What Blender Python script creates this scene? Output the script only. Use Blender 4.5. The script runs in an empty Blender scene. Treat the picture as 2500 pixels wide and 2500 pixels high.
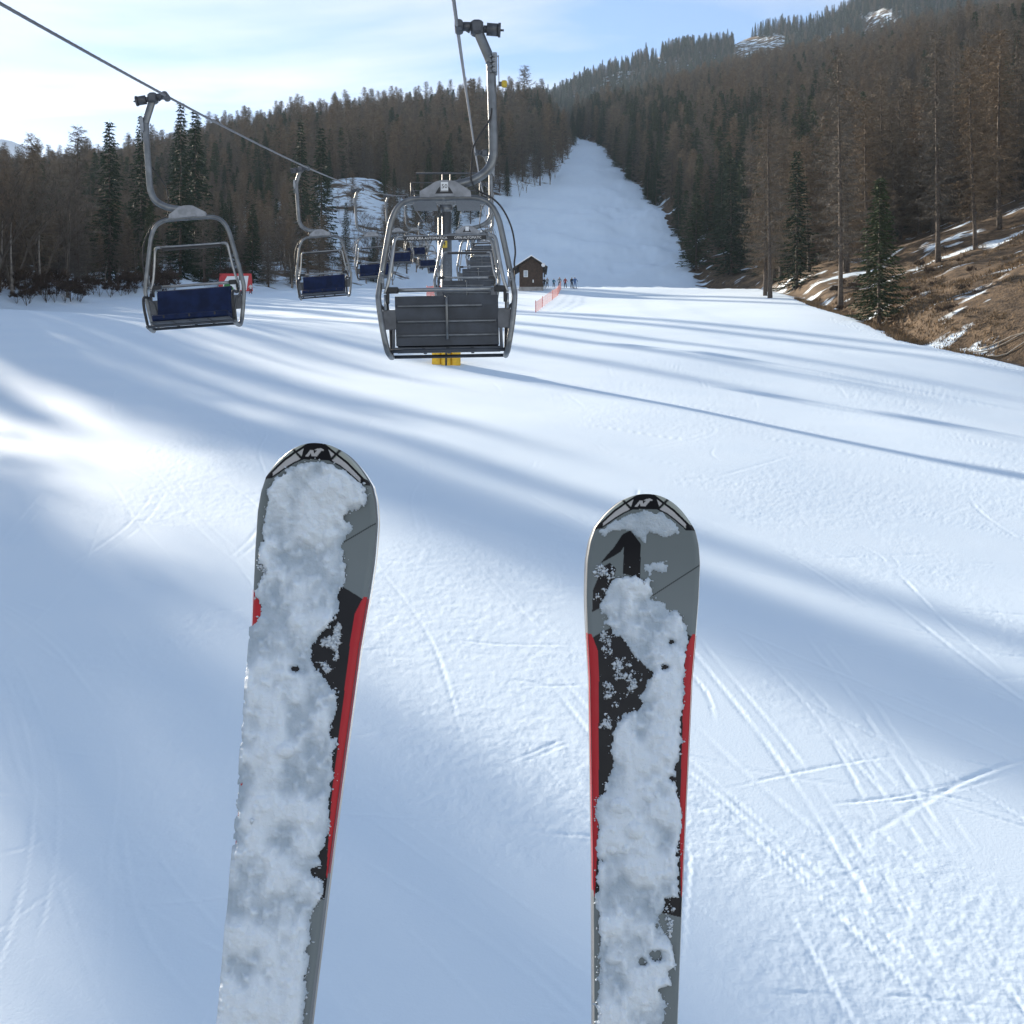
import bpy, math, random
import numpy as np
from mathutils import Vector, Matrix, Euler, noise as mnoise

scene = bpy.context.scene
R = math.radians
# ------------------------------------------------------------------ camera, sky, sun, exposure
cam_d = bpy.data.cameras.new("camera")
cam = bpy.data.objects.new("camera", cam_d)
scene.collection.objects.link(cam)
cam.location = (0, 0, 0)
cam.rotation_euler = (R(90), 0, 0)
FPX = 2900.0                                   # focal length in photograph pixels (photo 2500 px wide)
cam_d.sensor_width = 36.0
cam_d.lens = 36.0 * FPX / 2500.0
cam_d.clip_start = 0.05
cam_d.clip_end = 9000
scene.camera = cam

SUN_AZ, SUN_EL = -38.0, 20.8                   # degrees: left of the view direction, above the horizon
world = bpy.data.worlds.new("World")
scene.world = world
world.use_nodes = True
wn, wl = world.node_tree.nodes, world.node_tree.links
wn.clear()
w_out = wn.new("ShaderNodeOutputWorld")
w_bg = wn.new("ShaderNodeBackground")
w_bg.inputs["Strength"].default_value = 0.076
sky = wn.new("ShaderNodeTexSky")
sky.sky_type = 'NISHITA'
sky.sun_disc = False
sky.sun_elevation = R(SUN_EL)
sky.sun_rotation = R(SUN_AZ)
sky.altitude = 1600
sky.air_density = 1.0
sky.dust_density = 0.3
sky.ozone_density = 2.0
# thin streaky cloud, laid over the sky by direction
tc = wn.new("ShaderNodeTexCoord")
sep = wn.new("ShaderNodeSeparateXYZ")
wl.new(tc.outputs["Generated"], sep.inputs[0])
addz = wn.new("ShaderNodeMath"); addz.operation = 'ADD'; addz.inputs[1].default_value = 0.12
wl.new(sep.outputs["Z"], addz.inputs[0])
maxz = wn.new("ShaderNodeMath"); maxz.operation = 'MAXIMUM'; maxz.inputs[1].default_value = 0.03
wl.new(addz.outputs[0], maxz.inputs[0])
dvx = wn.new("ShaderNodeMath"); dvx.operation = 'DIVIDE'
dvy = wn.new("ShaderNodeMath"); dvy.operation = 'DIVIDE'
wl.new(sep.outputs["X"], dvx.inputs[0]); wl.new(maxz.outputs[0], dvx.inputs[1])
wl.new(sep.outputs["Y"], dvy.inputs[0]); wl.new(maxz.outputs[0], dvy.inputs[1])
comb = wn.new("ShaderNodeCombineXYZ")
wl.new(dvx.outputs[0], comb.inputs[0]); wl.new(dvy.outputs[0], comb.inputs[1])
mp = wn.new("ShaderNodeMapping")
mp.inputs["Location"].default_value = (3.1, 0.4, 0)
mp.inputs["Rotation"].default_value = (0, 0, R(14))
mp.inputs["Scale"].default_value = (0.9, 2.1, 1)
wl.new(comb.outputs[0], mp.inputs[0])
cn = wn.new("ShaderNodeTexNoise")
cn.inputs["Scale"].default_value = 1.25
cn.inputs["Detail"].default_value = 9
cn.inputs["Roughness"].default_value = 0.52
cn.inputs["Distortion"].default_value = 0.35
wl.new(mp.outputs[0], cn.inputs["Vector"])
cr = wn.new("ShaderNodeValToRGB")
cr.color_ramp.elements[0].position = 0.44
cr.color_ramp.elements[0].color = (0.05, 0.05, 0.05, 1)
cr.color_ramp.elements[1].position = 0.66
cr.color_ramp.elements[1].color = (0.75, 0.75, 0.75, 1)
wl.new(cn.outputs["Fac"], cr.inputs[0])
cmul = wn.new("ShaderNodeMix"); cmul.data_type = 'RGBA'; cmul.blend_type = 'MIX'
lowb = wn.new("ShaderNodeMapRange"); lowb.inputs["From Min"].default_value = 0.36; lowb.inputs["From Max"].default_value = 0.25
lowb.inputs["To Min"].default_value = 0.0; lowb.inputs["To Max"].default_value = 0.45
wl.new(sep.outputs["Z"], lowb.inputs["Value"])
cadd = wn.new("ShaderNodeMath"); cadd.operation = 'ADD'; cadd.use_clamp = True
wl.new(cr.outputs[0], cadd.inputs[0]); wl.new(lowb.outputs[0], cadd.inputs[1])
wl.new(cadd.outputs[0], cmul.inputs["Factor"])
wl.new(sky.outputs[0], cmul.inputs["A"])
# cloud colour: the sky's own brightness there, whitened
bw = wn.new("ShaderNodeRGBToBW"); wl.new(sky.outputs[0], bw.inputs[0])
cl = wn.new("ShaderNodeMath"); cl.operation = 'MULTIPLY_ADD'; cl.inputs[1].default_value = 1.35; cl.inputs[2].default_value = 1.1
wl.new(bw.outputs[0], cl.inputs[0])
cc = wn.new("ShaderNodeCombineColor")
for k in range(3): wl.new(cl.outputs[0], cc.inputs[k])
wl.new(cc.outputs[0], cmul.inputs["B"])
wl.new(cmul.outputs["Result"], w_bg.inputs["Color"])
wl.new(w_bg.outputs[0], w_out.inputs["Surface"])

sun_d = bpy.data.lights.new("sun", 'SUN')
sun_d.energy = 5.0
sun_d.angle = R(0.9)
sun_d.color = (1.0, 0.87, 0.70)
sun = bpy.data.objects.new("sun", sun_d)
scene.collection.objects.link(sun)
SUN_DIR = Vector((math.sin(R(SUN_AZ)) * math.cos(R(SUN_EL)), math.cos(R(SUN_AZ)) * math.cos(R(SUN_EL)), math.sin(R(SUN_EL))))
sun.rotation_euler = SUN_DIR.to_track_quat('Z', 'Y').to_euler()
sun.location = (-60, 60, 90)

scene.view_settings.view_transform = 'Standard'
scene.view_settings.look = 'None'
scene.view_settings.gamma = 1.0
scene.view_settings.use_curve_mapping = False
scene.view_settings.exposure = 1.56

# ------------------------------------------------------------------ helpers
COL = scene.collection
rng = random.Random(7)
nrng = np.random.default_rng(11)

def tag(o, label=None, cat=None, group=None, kind=None):
    if label: o["label"] = label
    if cat: o["category"] = cat
    if group: o["group"] = group
    if kind: o["kind"] = kind
    return o

def link(name, data, parent=None):
    o = bpy.data.objects.new(name, data)
    COL.objects.link(o)
    if parent: o.parent = parent
    return o

def empty(name, loc=(0, 0, 0), rz=0.0):
    o = bpy.data.objects.new(name, None)
    o.empty_display_size = 0.3
    COL.objects.link(o)
    o.location = loc
    o.rotation_euler = (0, 0, rz)
    return o

def mesh_np(name, V, F, mats=(), fmat=None, smooth=False):
    """mesh from numpy arrays; F is (n,3) or (n,4)"""
    V = np.asarray(V, dtype=np.float32); F = np.asarray(F, dtype=np.int32)
    me = bpy.data.meshes.new(name)
    n, k = F.shape
    me.vertices.add(len(V)); me.vertices.foreach_set("co", V.ravel())
    me.loops.add(n * k); me.loops.foreach_set("vertex_index", F.ravel())
    me.polygons.add(n)
    me.polygons.foreach_set("loop_start", np.arange(0, n * k, k, dtype=np.int32))
    for m in mats: me.materials.append(m)
    if fmat is not None: me.polygons.foreach_set("material_index", np.asarray(fmat, dtype=np.int32))
    if smooth: me.polygons.foreach_set("use_smooth", np.ones(n, dtype=bool))
    me.update(calc_edges=True)
    return me

class MB:
    """collects simple shapes into one mesh"""
    def __init__(self): self.v = []; self.f = []; self.sm = []
    def add(self, vs, fs, smooth=False):
        b = len(self.v)
        self.v += [tuple(p) for p in vs]
        self.f += [tuple(i + b for i in f) for f in fs]
        self.sm += [smooth] * len(fs)
    def box(self, c, s, rot=None, bev=0.0):
        hx, hy, hz = s[0] / 2, s[1] / 2, s[2] / 2
        if bev <= 0:
            vs = [Vector((x, y, z)) for x in (-hx, hx) for y in (-hy, hy) for z in (-hz, hz)]
            fs = [(0, 1, 3, 2), (4, 6, 7, 5), (0, 4, 5, 1), (2, 3, 7, 6), (0, 2, 6, 4), (1, 5, 7, 3)]
        else:                                   # chamfered along its longest outline (four upright corners and both rims)
            b = min(bev, hx * .9, hy * .9, hz * .9)
            ring = [(hx - b, hy), (hx, hy - b), (hx, -hy + b), (hx - b, -hy), (-hx + b, -hy), (-hx, -hy + b), (-hx, hy - b), (-hx + b, hy)]
            vs = []
            for (zz, k) in ((-hz, b), (-hz + b, 0), (hz - b, 0), (hz, b)):
                for (x, y) in ring:
                    vs.append(Vector((x - math.copysign(min(k, abs(x)), x) * .7, y - math.copysign(min(k, abs(y)), y) * .7, zz)))
            fs = []
            for r in range(3):
                for i in range(8):
                    j = (i + 1) % 8
                    fs.append((r * 8 + i, r * 8 + j, r * 8 + 8 + j, r * 8 + 8 + i)[::-1])
            fs.append(tuple(range(8))); fs.append(tuple(range(31, 23, -1)))
        M = rot if rot is not None else Matrix.Identity(3)
        self.add([M @ p + Vector(c) for p in vs], fs)
    def tube(self, pts, r, sides=8, caps=True, flat=1.0, closed=False):
        """swept tube; r is a number or a list"""
        P = [Vector(p) for p in pts]; n = len(P)
        rs = r if isinstance(r, (list, tuple)) else [r] * n
        vs = []; up = None
        for i in range(n):
            a = P[(i - 1) % n] if (i > 0 or closed) else P[i]
            b = P[(i + 1) % n] if (i < n - 1 or closed) else P[i]
            t = (b - a)
            t = t.normalized() if t.length > 1e-9 else Vector((0, 0, 1))
            if up is None:
                up = Vector((0, 1, 0)) if abs(t.y) < .9 else Vector((1, 0, 0))
            s = t.cross(up)
            if s.length < 1e-5: s = t.cross(Vector((1, 0.2, 0.1)))
            s.normalize(); up = s.cross(t).normalized()
            for k in range(sides):
                an = 2 * math.pi * k / sides + (math.pi / 4 if sides == 4 else 0)
                vs.append(P[i] + s * (math.cos(an) * rs[i]) + up * (math.sin(an) * rs[i] * flat))
        fs = []
        m = n if closed else n - 1
        for i in range(m):
            for k in range(sides):
                k2 = (k + 1) % sides; i2 = (i + 1) % n
                fs.append((i * sides + k, i2 * sides + k, i2 * sides + k2, i * sides + k2))
        if caps and not closed:
            fs.append(tuple(range(sides))); fs.append(tuple(range(n * sides - 1, (n - 1) * sides - 1, -1)))
        self.add(vs, fs, smooth=sides > 4)
    def prism(self, outline, y0, y1):
        """outline in x,z extruded along y"""
        n = len(outline)
        vs = [(x, y0, z) for x, z in outline] + [(x, y1, z) for x, z in outline]
        fs = [tuple(range(n)), tuple(range(2 * n - 1, n - 1, -1))]
        for i in range(n):
            j = (i + 1) % n
            fs.append((i, i + n, j + n, j))
        self.add(vs, fs)
    def mesh(self, name, mat):
        me = bpy.data.meshes.new(name)
        me.from_pydata(self.v, [], self.f)
        me.polygons.foreach_set("use_smooth", self.sm)
        if mat: me.materials.append(mat)
        me.update()
        return me
    def build(self, name, mat, parent=None):
        return link(name, self.mesh(name, mat), parent)

def smooth_path(pts, per=6):
    """Catmull-Rom through the points"""
    P = [Vector(p) for p in pts]
    out = []
    for i in range(len(P) - 1):
        p0 = P[max(i - 1, 0)]; p1 = P[i]; p2 = P[i + 1]; p3 = P[min(i + 2, len(P) - 1)]
        for k in range(per):
            t = k / per
            out.append(0.5 * ((2 * p1) + (p2 - p0) * t + (2 * p0 - 5 * p1 + 4 * p2 - p3) * t * t + (3 * p1 - p0 - 3 * p2 + p3) * t ** 3))
    out.append(P[-1])
    return out

def text_mesh(name, s, size, mat, extrude=0.0005, width=None):
    cu = bpy.data.curves.new(name, 'FONT')
    cu.body = s; cu.size = size; cu.align_x = 'CENTER'; cu.align_y = 'CENTER'; cu.extrude = extrude
    cu.resolution_u = 2
    o = bpy.data.objects.new(name, cu); COL.objects.link(o)
    dg = bpy.context.evaluated_depsgraph_get()
    me = bpy.data.meshes.new_from_object(o.evaluated_get(dg))
    bpy.data.objects.remove(o); bpy.data.curves.remove(cu)
    if width:
        xs = [v.co.x for v in me.vertices]; k = width / (max(xs) - min(xs))
        for v in me.vertices: v.co.x *= k
    me.materials.clear(); me.materials.append(mat)
    me.name = name
    return me

def copy_tree(o, parent=None):
    c = o.copy(); COL.objects.link(c); c.parent = parent
    for ch in list(o.children): copy_tree(ch, c)
    return c

# ------------------------------------------------------------------ materials
def mat(name, col, rough=0.6, metal=0.0, var=0.0, vscale=4.0, bump=0.0, bscale=40.0, spec=0.5, coat=0.0, sheen=None, col2=None):
    m = bpy.data.materials.new(name); m.use_nodes = True
    nt = m.node_tree; b = nt.nodes["Principled BSDF"]
    b.inputs["Base Color"].default_value = (*col, 1)
    b.inputs["Roughness"].default_value = rough
    b.inputs["Metallic"].default_value = metal
    b.inputs["Specular IOR Level"].default_value = spec
    if coat: b.inputs["Coat Weight"].default_value = coat; b.inputs["Coat Roughness"].default_value = 0.12
    tcn = nt.nodes.new("ShaderNodeTexCoord")
    if var > 0 or col2:
        nz = nt.nodes.new("ShaderNodeTexNoise")
        nz.inputs["Scale"].default_value = vscale; nz.inputs["Detail"].default_value = 5
        nt.links.new(tcn.outputs["Object"], nz.inputs["Vector"])
        mx = nt.nodes.new("ShaderNodeMix"); mx.data_type = 'RGBA'
        c2 = col2 if col2 else tuple(max(0, c * (1 - var)) for c in col)
        c1 = col if col2 else tuple(min(1, c * (1 + var)) for c in col)
        mx.inputs["A"].default_value = (*c1, 1); mx.inputs["B"].default_value = (*c2, 1)
        rp = nt.nodes.new("ShaderNodeMapRange")
        rp.inputs["From Min"].default_value = 0.35; rp.inputs["From Max"].default_value = 0.65
        nt.links.new(nz.outputs["Fac"], rp.inputs["Value"])
        nt.links.new(rp.outputs[0], mx.inputs["Factor"])
        nt.links.new(mx.outputs["Result"], b.inputs["Base Color"])
    if bump > 0:
        nb = nt.nodes.new("ShaderNodeTexNoise")
        nb.inputs["Scale"].default_value = bscale; nb.inputs["Detail"].default_value = 6
        nt.links.new(tcn.outputs["Object"], nb.inputs["Vector"])
        bp = nt.nodes.new("ShaderNodeBump"); bp.inputs["Strength"].default_value = 1.0; bp.inputs["Distance"].default_value = bump
        nt.links.new(nb.outputs["Fac"], bp.inputs["Height"])
        nt.links.new(bp.outputs[0], b.inputs["Normal"])
    return m

def snow_nodes(nt, b, scale_bump=1.0):
    tcn = nt.nodes.new("ShaderNodeTexCoord")
    n1 = nt.nodes.new("ShaderNodeTexNoise"); n1.inputs["Scale"].default_value = 22; n1.inputs["Detail"].default_value = 7; n1.inputs["Roughness"].default_value = .62
    nt.links.new(tcn.outputs["Object"], n1.inputs["Vector"])
    bp = nt.nodes.new("ShaderNodeBump"); bp.inputs["Distance"].default_value = 0.0045 * scale_bump; bp.inputs["Strength"].default_value = 1
    nt.links.new(n1.outputs["Fac"], bp.inputs["Height"])
    nt.links.new(bp.outputs[0], b.inputs["Normal"])
    b.inputs["Roughness"].default_value = 0.75
    b.inputs["Specular IOR Level"].default_value = 0.25
    return tcn

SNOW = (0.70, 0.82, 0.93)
def make_piste_mat():
    m = bpy.data.materials.new("groomed_snow"); m.use_nodes = True
    nt = m.node_tree; b = nt.nodes["Principled BSDF"]
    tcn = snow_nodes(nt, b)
    n2 = nt.nodes.new("ShaderNodeTexNoise"); n2.inputs["Scale"].default_value = 0.35; n2.inputs["Detail"].default_value = 5
    nt.links.new(tcn.outputs["Object"], n2.inputs["Vector"])
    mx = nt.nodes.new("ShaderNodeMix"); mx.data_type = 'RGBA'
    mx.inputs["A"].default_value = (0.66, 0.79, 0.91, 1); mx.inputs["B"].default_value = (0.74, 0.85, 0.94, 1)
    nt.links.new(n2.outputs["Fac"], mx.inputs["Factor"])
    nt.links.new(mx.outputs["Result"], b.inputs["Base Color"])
    return m

def make_hill_mat():
    """dry brown grass and leaf litter with old snow lying in patches; 'cover' says how much snow lies there"""
    m = bpy.data.materials.new("patchy_hillside"); m.use_nodes = True
    nt = m.node_tree; b = nt.nodes["Principled BSDF"]
    tcn = nt.nodes.new("ShaderNodeTexCoord")
    mpn = nt.nodes.new("ShaderNodeMapping"); mpn.inputs["Scale"].default_value = (0.10, 0.22, 0.22); mpn.inputs["Rotation"].default_value = (0, 0, R(-25))
    nt.links.new(tcn.outputs["Object"], mpn.inputs[0])
    n1 = nt.nodes.new("ShaderNodeTexNoise"); n1.inputs["Scale"].default_value = 1.0; n1.inputs["Detail"].default_value = 9; n1.inputs["Roughness"].default_value = .62
    nt.links.new(mpn.outputs[0], n1.inputs["Vector"])
    at = nt.nodes.new("ShaderNodeAttribute"); at.attribute_name = "cover"
    ad = nt.nodes.new("ShaderNodeMath"); ad.operation = 'ADD'
    nt.links.new(n1.outputs["Fac"], ad.inputs[0]); nt.links.new(at.outputs["Fac"], ad.inputs[1])
    mr = nt.nodes.new("ShaderNodeMapRange"); mr.inputs["From Min"].default_value = 0.97; mr.inputs["From Max"].default_value = 1.03
    nt.links.new(ad.outputs[0], mr.inputs["Value"])
    n2 = nt.nodes.new("ShaderNodeTexNoise"); n2.inputs["Scale"].default_value = 1.3; n2.inputs["Detail"].default_value = 8; n2.inputs["Roughness"].default_value = .7
    nt.links.new(tcn.outputs["Object"], n2.inputs["Vector"])
    rp = nt.nodes.new("ShaderNodeValToRGB")
    e = rp.color_ramp.elements
    e[0].position = .30; e[0].color = (0.028, 0.021, 0.015, 1)
    e[1].position = .70; e[1].color = (0.170, 0.118, 0.072, 1)
    k = e.new(.5); k.color = (0.088, 0.061, 0.039, 1)
    nt.links.new(n2.outputs["Fac"], rp.inputs[0])
    mx = nt.nodes.new("ShaderNodeMix"); mx.data_type = 'RGBA'
    nt.links.new(mr.outputs[0], mx.inputs["Factor"])
    nt.links.new(rp.outputs[0], mx.inputs["A"]); mx.inputs["B"].default_value = (*SNOW, 1)
    nt.links.new(mx.outputs["Result"], b.inputs["Base Color"])
    b.inputs["Roughness"].default_value = .9; b.inputs["Specular IOR Level"].default_value = .15
    n3 = nt.nodes.new("ShaderNodeTexNoise"); n3.inputs["Scale"].default_value = 5; n3.inputs["Detail"].default_value = 8
    nt.links.new(tcn.outputs["Object"], n3.inputs["Vector"])
    bp = nt.nodes.new("ShaderNodeBump"); bp.inputs["Distance"].default_value = .12
    nt.links.new(n3.outputs["Fac"], bp.inputs["Height"]); nt.links.new(bp.outputs[0], b.inputs["Normal"])
    return m

M = {}
M["piste"] = make_piste_mat()
M["hill"] = make_hill_mat()
M["steel"] = mat("galvanised_steel", (0.15, 0.16, 0.17), 0.36, 0.55, var=.18, vscale=9, bump=.0006, bscale=60)
M["steel_dark"] = mat("dull_steel", (0.09, 0.095, 0.105), 0.5, 0.5, var=.2, vscale=8)
M["chrome"] = mat("polished_tube", (0.26, 0.27, 0.28), 0.28, 0.7, var=.12, vscale=12)
M["alu"] = mat("cast_aluminium", (0.24, 0.25, 0.27), 0.55, 0.2, var=.2, vscale=10, bump=.001, bscale=50)
M["rubber"] = mat("black_rubber", (0.018, 0.018, 0.02), 0.6, var=.3, vscale=20)
M["navy"] = mat("navy_vinyl", (0.006, 0.014, 0.050), 0.7, var=.3, vscale=6, bump=.002, bscale=18, spec=.2)
M["shell"] = mat("dark_seat_shell", (0.035, 0.042, 0.055), 0.6, var=.25, vscale=5)
M["board"] = mat("black_board", (0.012, 0.012, 0.014), 0.5)
M["print_white"] = mat("white_print", (0.75, 0.75, 0.75), 0.6)
M["print_black"] = mat("black_print", (0.02, 0.02, 0.02), 0.6)
M["plate"] = mat("white_number_plate", (0.68, 0.70, 0.72), 0.5, var=.1)
M["rope"] = mat("steel_rope", (0.20, 0.20, 0.21), 0.42, 0.8, var=.3, vscale=40)
M["yellow"] = mat("yellow_padding", (0.70, 0.42, 0.02), 0.6, var=.15, vscale=3)
M["yellow_sign"] = mat("yellow_sign", (0.50, 0.36, 0.03), 0.5)
M["red"] = mat("red_board", (0.50, 0.03, 0.035), 0.55, var=.1)
M["white_paint"] = mat("white_panel", (0.78, 0.79, 0.80), 0.55)
M["green_print"] = mat("green_print", (0.03, 0.20, 0.04), 0.55)
M["wood"] = mat("dark_stained_wood", (0.045, 0.025, 0.015), 0.75, var=.35, vscale=3, bump=.004, bscale=12)
M["wood_lo"] = mat("roof_wood", (0.035, 0.024, 0.018), 0.8, var=.3, vscale=3)
M["concrete"] = mat("concrete", (0.30, 0.29, 0.28), 0.85, var=.2, vscale=2, bump=.004, bscale=20)
M["glass"] = mat("window_glass", (0.35, 0.40, 0.45), 0.12, var=.1)
M["orange_net"] = mat("orange_net", (0.80, 0.16, 0.07), 0.6, var=.1)
M["pink_net"] = mat("faded_red_net", (0.85, 0.42, 0.36), 0.6, var=.1)
M["larch_bark"] = mat("larch_bark", (0.080, 0.062, 0.050), 0.9, var=.4, vscale=5, bump=.02, bscale=10)
M["pale_bark"] = mat("pale_bark", (0.20, 0.175, 0.15), 0.9, var=.4, vscale=4)
M["pole"] = mat("weathered_pole", (0.33, 0.29, 0.24), 0.85, var=.3, vscale=4)
M["larch_a"] = mat("larch_twigs_brown", (0.155, 0.126, 0.095), 0.9, var=.35, vscale=.8, spec=.1)
M["larch_b"] = mat("larch_twigs_grey", (0.126, 0.110, 0.092), 0.9, var=.35, vscale=.8, spec=.1)
M["larch_c"] = mat("larch_twigs_russet", (0.158, 0.120, 0.084), 0.9, var=.35, vscale=.8, spec=.1)
M["spruce"] = mat("spruce_needles", (0.022, 0.040, 0.020), 0.8, var=.45, vscale=1.2, spec=.2)
M["spruce_b"] = mat("spruce_needles_olive", (0.040, 0.055, 0.024), 0.8, var=.45, vscale=1.2, spec=.2)
M["bare"] = mat("bare_twigs", (0.10, 0.085, 0.07), 0.9, var=.35, vscale=2, spec=.1)
M["shrub"] = mat("shrub_twigs", (0.060, 0.042, 0.032), 0.9, var=.4, vscale=2, spec=.1)
M["grass"] = mat("dry_grass", (0.165, 0.112, 0.064), 0.9, var=.4, vscale=1.5, spec=.1)
def loose_snow(name, sc):
    m = bpy.data.materials.new(name); m.use_nodes = True
    b = m.node_tree.nodes["Principled BSDF"]; snow_nodes(m.node_tree, b, sc)
    b.inputs["Base Color"].default_value = (0.84, 0.87, 0.90, 1)
    return m
M["snow"] = loose_snow("loose_snow", 1.0)
# ------------------------------------------------------------------ terrain shape
def _hash(ix, iy, seed):
    h = (ix.astype(np.int64) * 374761393 + iy.astype(np.int64) * 668265263 + seed * 974634777) & 0xffffffff
    h = ((h ^ (h >> 13)) * 1274126177) & 0xffffffff
    return ((h ^ (h >> 16)) & 0xffffff) / float(0xffffff)
def vnoise(x, y, seed=0):
    x = np.asarray(x, float); y = np.asarray(y, float)
    ix = np.floor(x); iy = np.floor(y); fx = x - ix; fy = y - iy
    fx = fx * fx * fx * (fx * (fx * 6 - 15) + 10); fy = fy * fy * fy * (fy * (fy * 6 - 15) + 10)
    a = _hash(ix, iy, seed); b = _hash(ix + 1, iy, seed); c = _hash(ix, iy + 1, seed); d = _hash(ix + 1, iy + 1, seed)
    return (a * (1 - fx) + b * fx) * (1 - fy) + (c * (1 - fx) + d * fx) * fy - .5
def fbm(x, y, seed=0, oct=4, gain=.5):
    t = 0; a = 1
    for o in range(oct):
        t = t + a * vnoise(x * 2 ** o, y * 2 ** o, seed + o * 17); a *= gain
    return t
def sstep(a, b, x):
    t = np.clip((x - a) / (b - a), 0, 1); return t * t * (3 - 2 * t)

_ys = np.arange(-300, 1301, 1.0)
def _profile(nodes):
    s = np.interp(_ys, [n[0] for n in nodes], [n[1] for n in nodes])
    z = np.cumsum(s); return z - np.interp(0, _ys, z) - 8.5
ZP = _profile([(-300, .235), (176, .235), (192, .185), (232, .20), (250, .40), (555, .40), (590, .36), (690, .36), (720, -.3), (1300, -.4)])
ZL = _profile([(-300, .235), (205, .235), (235, .345), (560, .372), (690, .34), (760, -.05), (1300, -.3)])
XLy = [-300, 30, 50, 70, 90, 110, 126, 163, 189, 235, 300, 359, 412, 490, 560, 585, 1300]
XLx = [-24, -24, -28, -35, -43, -51, -57, -51, -37, -22, -12, -2.5, 15, 24, 30, 33, 33]
XRy = [-300, 60, 82, 97, 135, 210, 240, 311, 437, 557, 585, 660, 1300]
XRx = [46, 42, 36, 31, 33.5, 40, 36, 42, 41, 40, 34, 33, 33]

def xl_edge(y): return np.interp(y, XLy, XLx) + 1.6 * vnoise(y / 9, y * 0, 5) + 1.2 * vnoise(y / 3, y * 0, 6)
def xr_edge(y): return np.interp(y, XRy, XRx) + 2.0 * vnoise(y / 8, y * 0 + 3, 7) + 1.5 * vnoise(y / 2.7, y * 0, 8)

def height(x, y, fine=True):
    x = np.asarray(x, float); y = np.asarray(y, float)
    zp = np.interp(y, _ys, ZP); zl = np.interp(y, _ys, ZL)
    xl = np.interp(y, XLy, XLx); xr = np.interp(y, XRy, XRx)
    dl = np.maximum(0, xl - x); dr = np.maximum(0, x - xr)
    dr_ = -x / np.maximum(y, 40)
    zl = zl - (sstep(.14, .40, dr_) * .065 - .030 * sstep(.16, .0, dr_)) * np.maximum(0, y - 185)
    wl_ = sstep(0, 26, dl)
    z = zp * (1 - wl_) + (zl + .06 * np.minimum(dl, 120)) * wl_
    z = z + 1.0 * sstep(0, 5, dl) * (1 - sstep(8, 30, dl))
    lat = .40 - .17 * sstep(330, 520, y)
    z = z + lat * (dr - 7 * (1 - np.exp(-dr / 7))) + 1.2 * sstep(1.5, 7, dr) - .8 * np.exp(-((dr - 3.0) / 1.4) ** 2)
    # broad rolls of the piste
    inside = 1 - sstep(0, 12, dl + dr)
    z = z + inside * (1.0 * fbm(x / 46 + 3.1, y / 60 + .4, 21, 2) + .22 * fbm(x / 15, y / 17, 33, 2))
    z = z + inside * 1.6 * np.exp(-((y - 84) / 26) ** 2) * sstep(-8, -40, x)
    z = z - inside * .05 * (x + 4) * sstep(125, 60, y)
    z = z - inside * .55 * np.exp(-((y - 78) / 16) ** 2 - ((x + 4) / 14) ** 2)
    # broken snow past the crest, small steps on the upper run
    up = sstep(182, 196, y)
    z = z + up * inside * (.38 * fbm(x / 2.3, y / 3.1, 41, 3) * (1 - sstep(228, 250, y)) + (1.5 * fbm(x / 10, y / 13, 43, 4) + .8 * fbm(x / 3.2, y / 4.5, 47, 2) * np.exp(-((y - 318 - .9 * x) / 16) ** 2)) * sstep(235, 260, y))
    z = z + 9 * np.exp(-((x + 46) / 15) ** 2 - ((y - 335) / 30) ** 2)          # steep bare knoll
    z = z + (1 - inside) * (2.0 * fbm(x / 16, y / 16, 51, 3) + .5 * fbm(x / 3, y / 3, 55, 2))
    return z

def zg(x, y): return float(height(np.array([x]), np.array([y]))[0])

def seen(px, py, dmin=30, dmax=900):
    """where the line of sight through a measured photo point meets the ground"""
    d = np.arange(dmin, dmax, .25)
    x = (px - 1250) / FPX * d; z = (1250 - py) / FPX * d
    below = np.nonzero(z < height(x, d))[0]
    i = below[0] if len(below) else len(d) - 1
    return float(x[i]), float(d[i])

# ski and pole marks, scratched into the groomed snow
TX0, TX1, TY0, TY1, TC = -42.0, 48.0, 8.0, 128.0, 0.05
nX, nY = int((TX1 - TX0) / TC), int((TY1 - TY0) / TC)
GROOVE = np.zeros((nY, nX), np.float32); BERM = np.zeros((nY, nX), np.float32)
def scratch(pts, width, depth):
    P = np.array(pts); seg = np.diff(P, axis=0); L = np.hypot(seg[:, 0], seg[:, 1]); s = np.concatenate([[0], np.cumsum(L)])
    if s[-1] < .2: return
    q = np.arange(0, s[-1], .035)
    x = np.interp(q, s, P[:, 0]); y = np.interp(q, s, P[:, 1])
    tx = np.gradient(x); ty = np.gradient(y); n = np.hypot(tx, ty) + 1e-9; nx, ny = -ty / n, tx / n
    fade = np.clip(np.minimum(q, s[-1] - q) / (.18 * s[-1] + .2), 0, 1) * (0.65 + 0.9 * vnoise(q * 1.3, q * 0, int(abs(pts[0][0]) * 97) % 1000))
    k = int(width * 2.2 / TC) + 1
    for o in range(-2 * k, 2 * k + 1):
        off = o * TC * .5
        g = -depth * np.exp(-(off / (width * .5)) ** 2)
        bm = depth * .4 * np.exp(-((off - width * .95) / (width * .4)) ** 2)
        ii = ((y + ny * off - TY0) / TC).astype(int); jj = ((x + nx * off - TX0) / TC).astype(int)
        ok = (ii >= 0) & (ii < nY) & (jj >= 0) & (jj < nX)
        np.minimum.at(GROOVE, (ii[ok], jj[ok]), (g * fade[ok]).astype(np.float32))
        np.maximum.at(BERM, (ii[ok], jj[ok]), (bm * fade[ok]).astype(np.float32))
tr = random.Random(3)
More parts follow.
